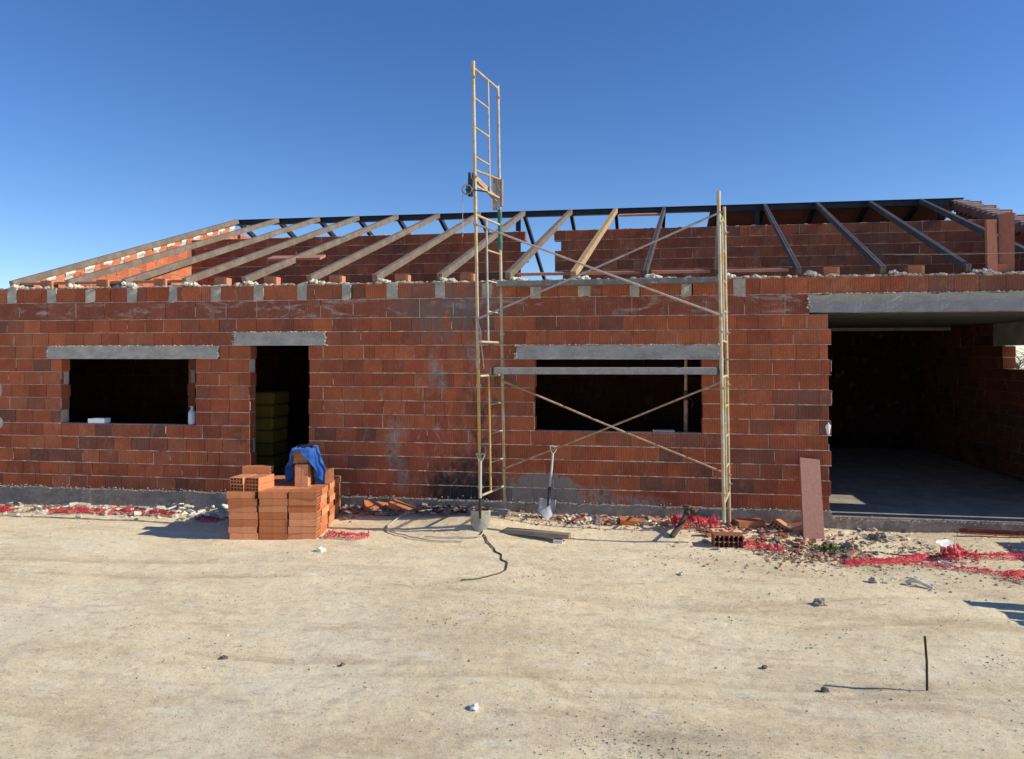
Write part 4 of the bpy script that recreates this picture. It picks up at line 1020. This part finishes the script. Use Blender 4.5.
for (x, y, s, w, lab) in BP:
    m = MB(); Mt = Euler((R.uniform(-.4,.4), R.uniform(-.4,.4), R.random()*3)).to_matrix().to_4x4(); c = jit(WH[0] if w else R.choice(BR[:2]+[BR[3]]), .1)
    n = 7; ang = sorted(R.random()*6.28 for _ in range(n)); rs = [s*R.uniform(.45,.75) for _ in range(n)]; th_ = s*.28
    vs = [Mt @ Vector((math.cos(a)*r, math.sin(a)*r*.6, 0)) for a, r in zip(ang, rs)]+[Mt @ Vector((math.cos(a)*r*.92, math.sin(a)*r*.55, th_)) for a, r in zip(ang, rs)]
    m.add(vs, [tuple(range(n))[::-1], tuple(range(n, 2*n))]+[(k, (k+1) % n, n+(k+1) % n, n+k) for k in range(n)], c)
    o = m.build("broken_piece", M['crust']); o.location = (x, y, gz(x, y)+.03); tag(o, lab, "rubble piece", "broken brick and mortar pieces at the wall")
# weed
wd = thing("weed", (2.35,-1.12,gz(2.35,-1.12)), "low green weed growing in the rubble before the leaning board", "weed")
m = MB()
for _ in range(420):
    a = R.random()*6.28; r = abs(R.gauss(0,.13)); L = R.uniform(.02,.055); p = Vector((math.cos(a)*r*1.3, math.sin(a)*r*.6, R.uniform(0,.06)*max(0,1-r*3)))
    d = Vector((R.gauss(0,1),R.gauss(0,1),R.uniform(.2,1.4))).normalized()*L; s_ = Vector((d.y,-d.x,0)).normalized()*L*.22
    m.add([p, p+d*.5+s_, p+d, p+d*.5-s_], [(0,1,2,3)], jit((.10,.17,.035), .4))
m.build("leaves", M['leaf'], wd)
m = MB()
for _ in range(14): a = R.random()*6.28; m.tube([(0,0,0),(math.cos(a)*.08,math.sin(a)*.05,.03),(math.cos(a)*.18,math.sin(a)*.09,.02)], .002, 4, (.2,.2,.08))
m.build("stems", M['leaf'], wd)

# ------------------------------------------------------------------ unseen stand-ins added outside the frame to throw the shadows at the right
ts = thing("standin_boards", (4.75,-3.25,0), "stand-in stack of boards added out of view for the jagged lower right shadow", "shadow stand-in")
for l in range(11):
    for q in range(3):
        if (l+q) % 4 == 3: continue
        m = MB(); s0 = -.06*l*.0+R.uniform(-.25,.12)+(.28 if q == 0 else 0)*(1-l/9)
        y0 = -.30+q*.24+.012*l; m.box((s0,y0,.02+l*.085),(s0+2.0,y0+.18,.02+l*.085+.03+.02*(q==1)),jit((.42,.33,.22),.15)); m.build("board", M['wood'], ts)
for xx in (.5,1.4):
    for l in range(11):
        m = MB(); m.box((xx,-.36,l*.085-.034 if l else -.05),(xx+.07,.48,l*.085+.019),(.36,.28,.19)); m.build("spacer", M['wood'], ts)
bs = thing("standin_blocks", (5.70,-.95,0), "stand-in stack of clay blocks added out of view to shadow the right edge", "block stack")
for l in range(4):
    for q in range(3): m = MB(); m.cbox((R.uniform(-.01,.01),-.45+q*.31,l*.2),(.29,-.45+q*.31+.30,l*.2+.195),.004,jit(REDS[q],.1)); m.build("clay_block", M['block'], bs)

# bare tree seen through the side window of the garage
tr = thing("bare_tree", (13.4,17.0,-.12), "bare twiggy tree seen through the garage side window", "tree")
m = MB(); tw = MB()
def grow(p, d, L, r, lvl):
    q = p+d*L; mid = p.lerp(q,.5)+Vector((R.gauss(0,.03),R.gauss(0,.03),0))*L
    (m if lvl < 2 else tw).tube([p, mid, q], [r, r*.85, r*.7], 6 if lvl < 2 else 4, (.22,.19,.16))
    if lvl == 5: return
    for _ in range(3 if lvl else 4):
        nd = (d+Vector((R.gauss(0,.5),R.gauss(0,.5),R.gauss(.05,.35)))).normalized(); grow(q if R.random() < .6 else mid, nd, L*R.uniform(.6,.82), r*.62, lvl+1)
grow(Vector((0,0,0)), Vector((0,0,1)), 1.5, .11, 0)
m.build("trunk", M['wood'], tr); tw.build("crown", M['wood'], tr)

# ------------------------------------------------------------------ camera, light, sky
f_, W_, H_ = 740.0, 1024, 759
cd = bpy.data.cameras.new("camera"); cam = bpy.data.objects.new("camera", cd); COL.objects.link(cam)
cd.sensor_width = 36; cd.lens = f_/W_*36; cd.shift_y = -24.5/W_; cd.clip_end = 3000; cd.clip_start = .05
th = math.atan(116.5/f_); cam.location = (0,-10.28,2.30); cam.rotation_euler = (rad(90), 0, th); scn.camera = cam
EL, AZ = rad(30.6), rad(.9)       # light comes from +X, a hair in front of the facade
sun = bpy.data.lights.new("sun", 'SUN'); sun.energy = 5.0; sun.angle = rad(.5); sun.color = (1,.945,.81)
so = bpy.data.objects.new("sun", sun); COL.objects.link(so)
to_sun = Vector((math.cos(EL)*math.cos(AZ), -math.cos(EL)*math.sin(AZ), math.sin(EL)))
so.rotation_euler = to_sun.to_track_quat('Z','Y').to_euler(); so.location = (20,-3,14)
w = bpy.data.worlds.new("World"); scn.world = w; w.use_nodes = True; nt = w.node_tree
bg = nt.nodes["Background"]; sky = nt.nodes.new("ShaderNodeTexSky"); sky.sky_type = 'NISHITA'; sky.sun_disc = False
sky.sun_elevation = EL; sky.sun_rotation = math.atan2(to_sun.x, to_sun.y); sky.altitude = 1200; sky.air_density = 1.0; sky.dust_density = 0.0; sky.ozone_density = 3.5
hs = nt.nodes.new('ShaderNodeHueSaturation'); hs.inputs['Saturation'].default_value = 1.20; hs.inputs['Hue'].default_value = .510; nt.links.new(sky.outputs[0], hs.inputs['Color'])
nt.links.new(hs.outputs[0], bg.inputs[0]); bg.inputs[1].default_value = .15
scn.view_settings.view_transform = 'Standard'; scn.view_settings.look = 'None'; scn.view_settings.exposure = 0
scn.cycles.use_denoising = True; scn.cycles.max_bounces = 8
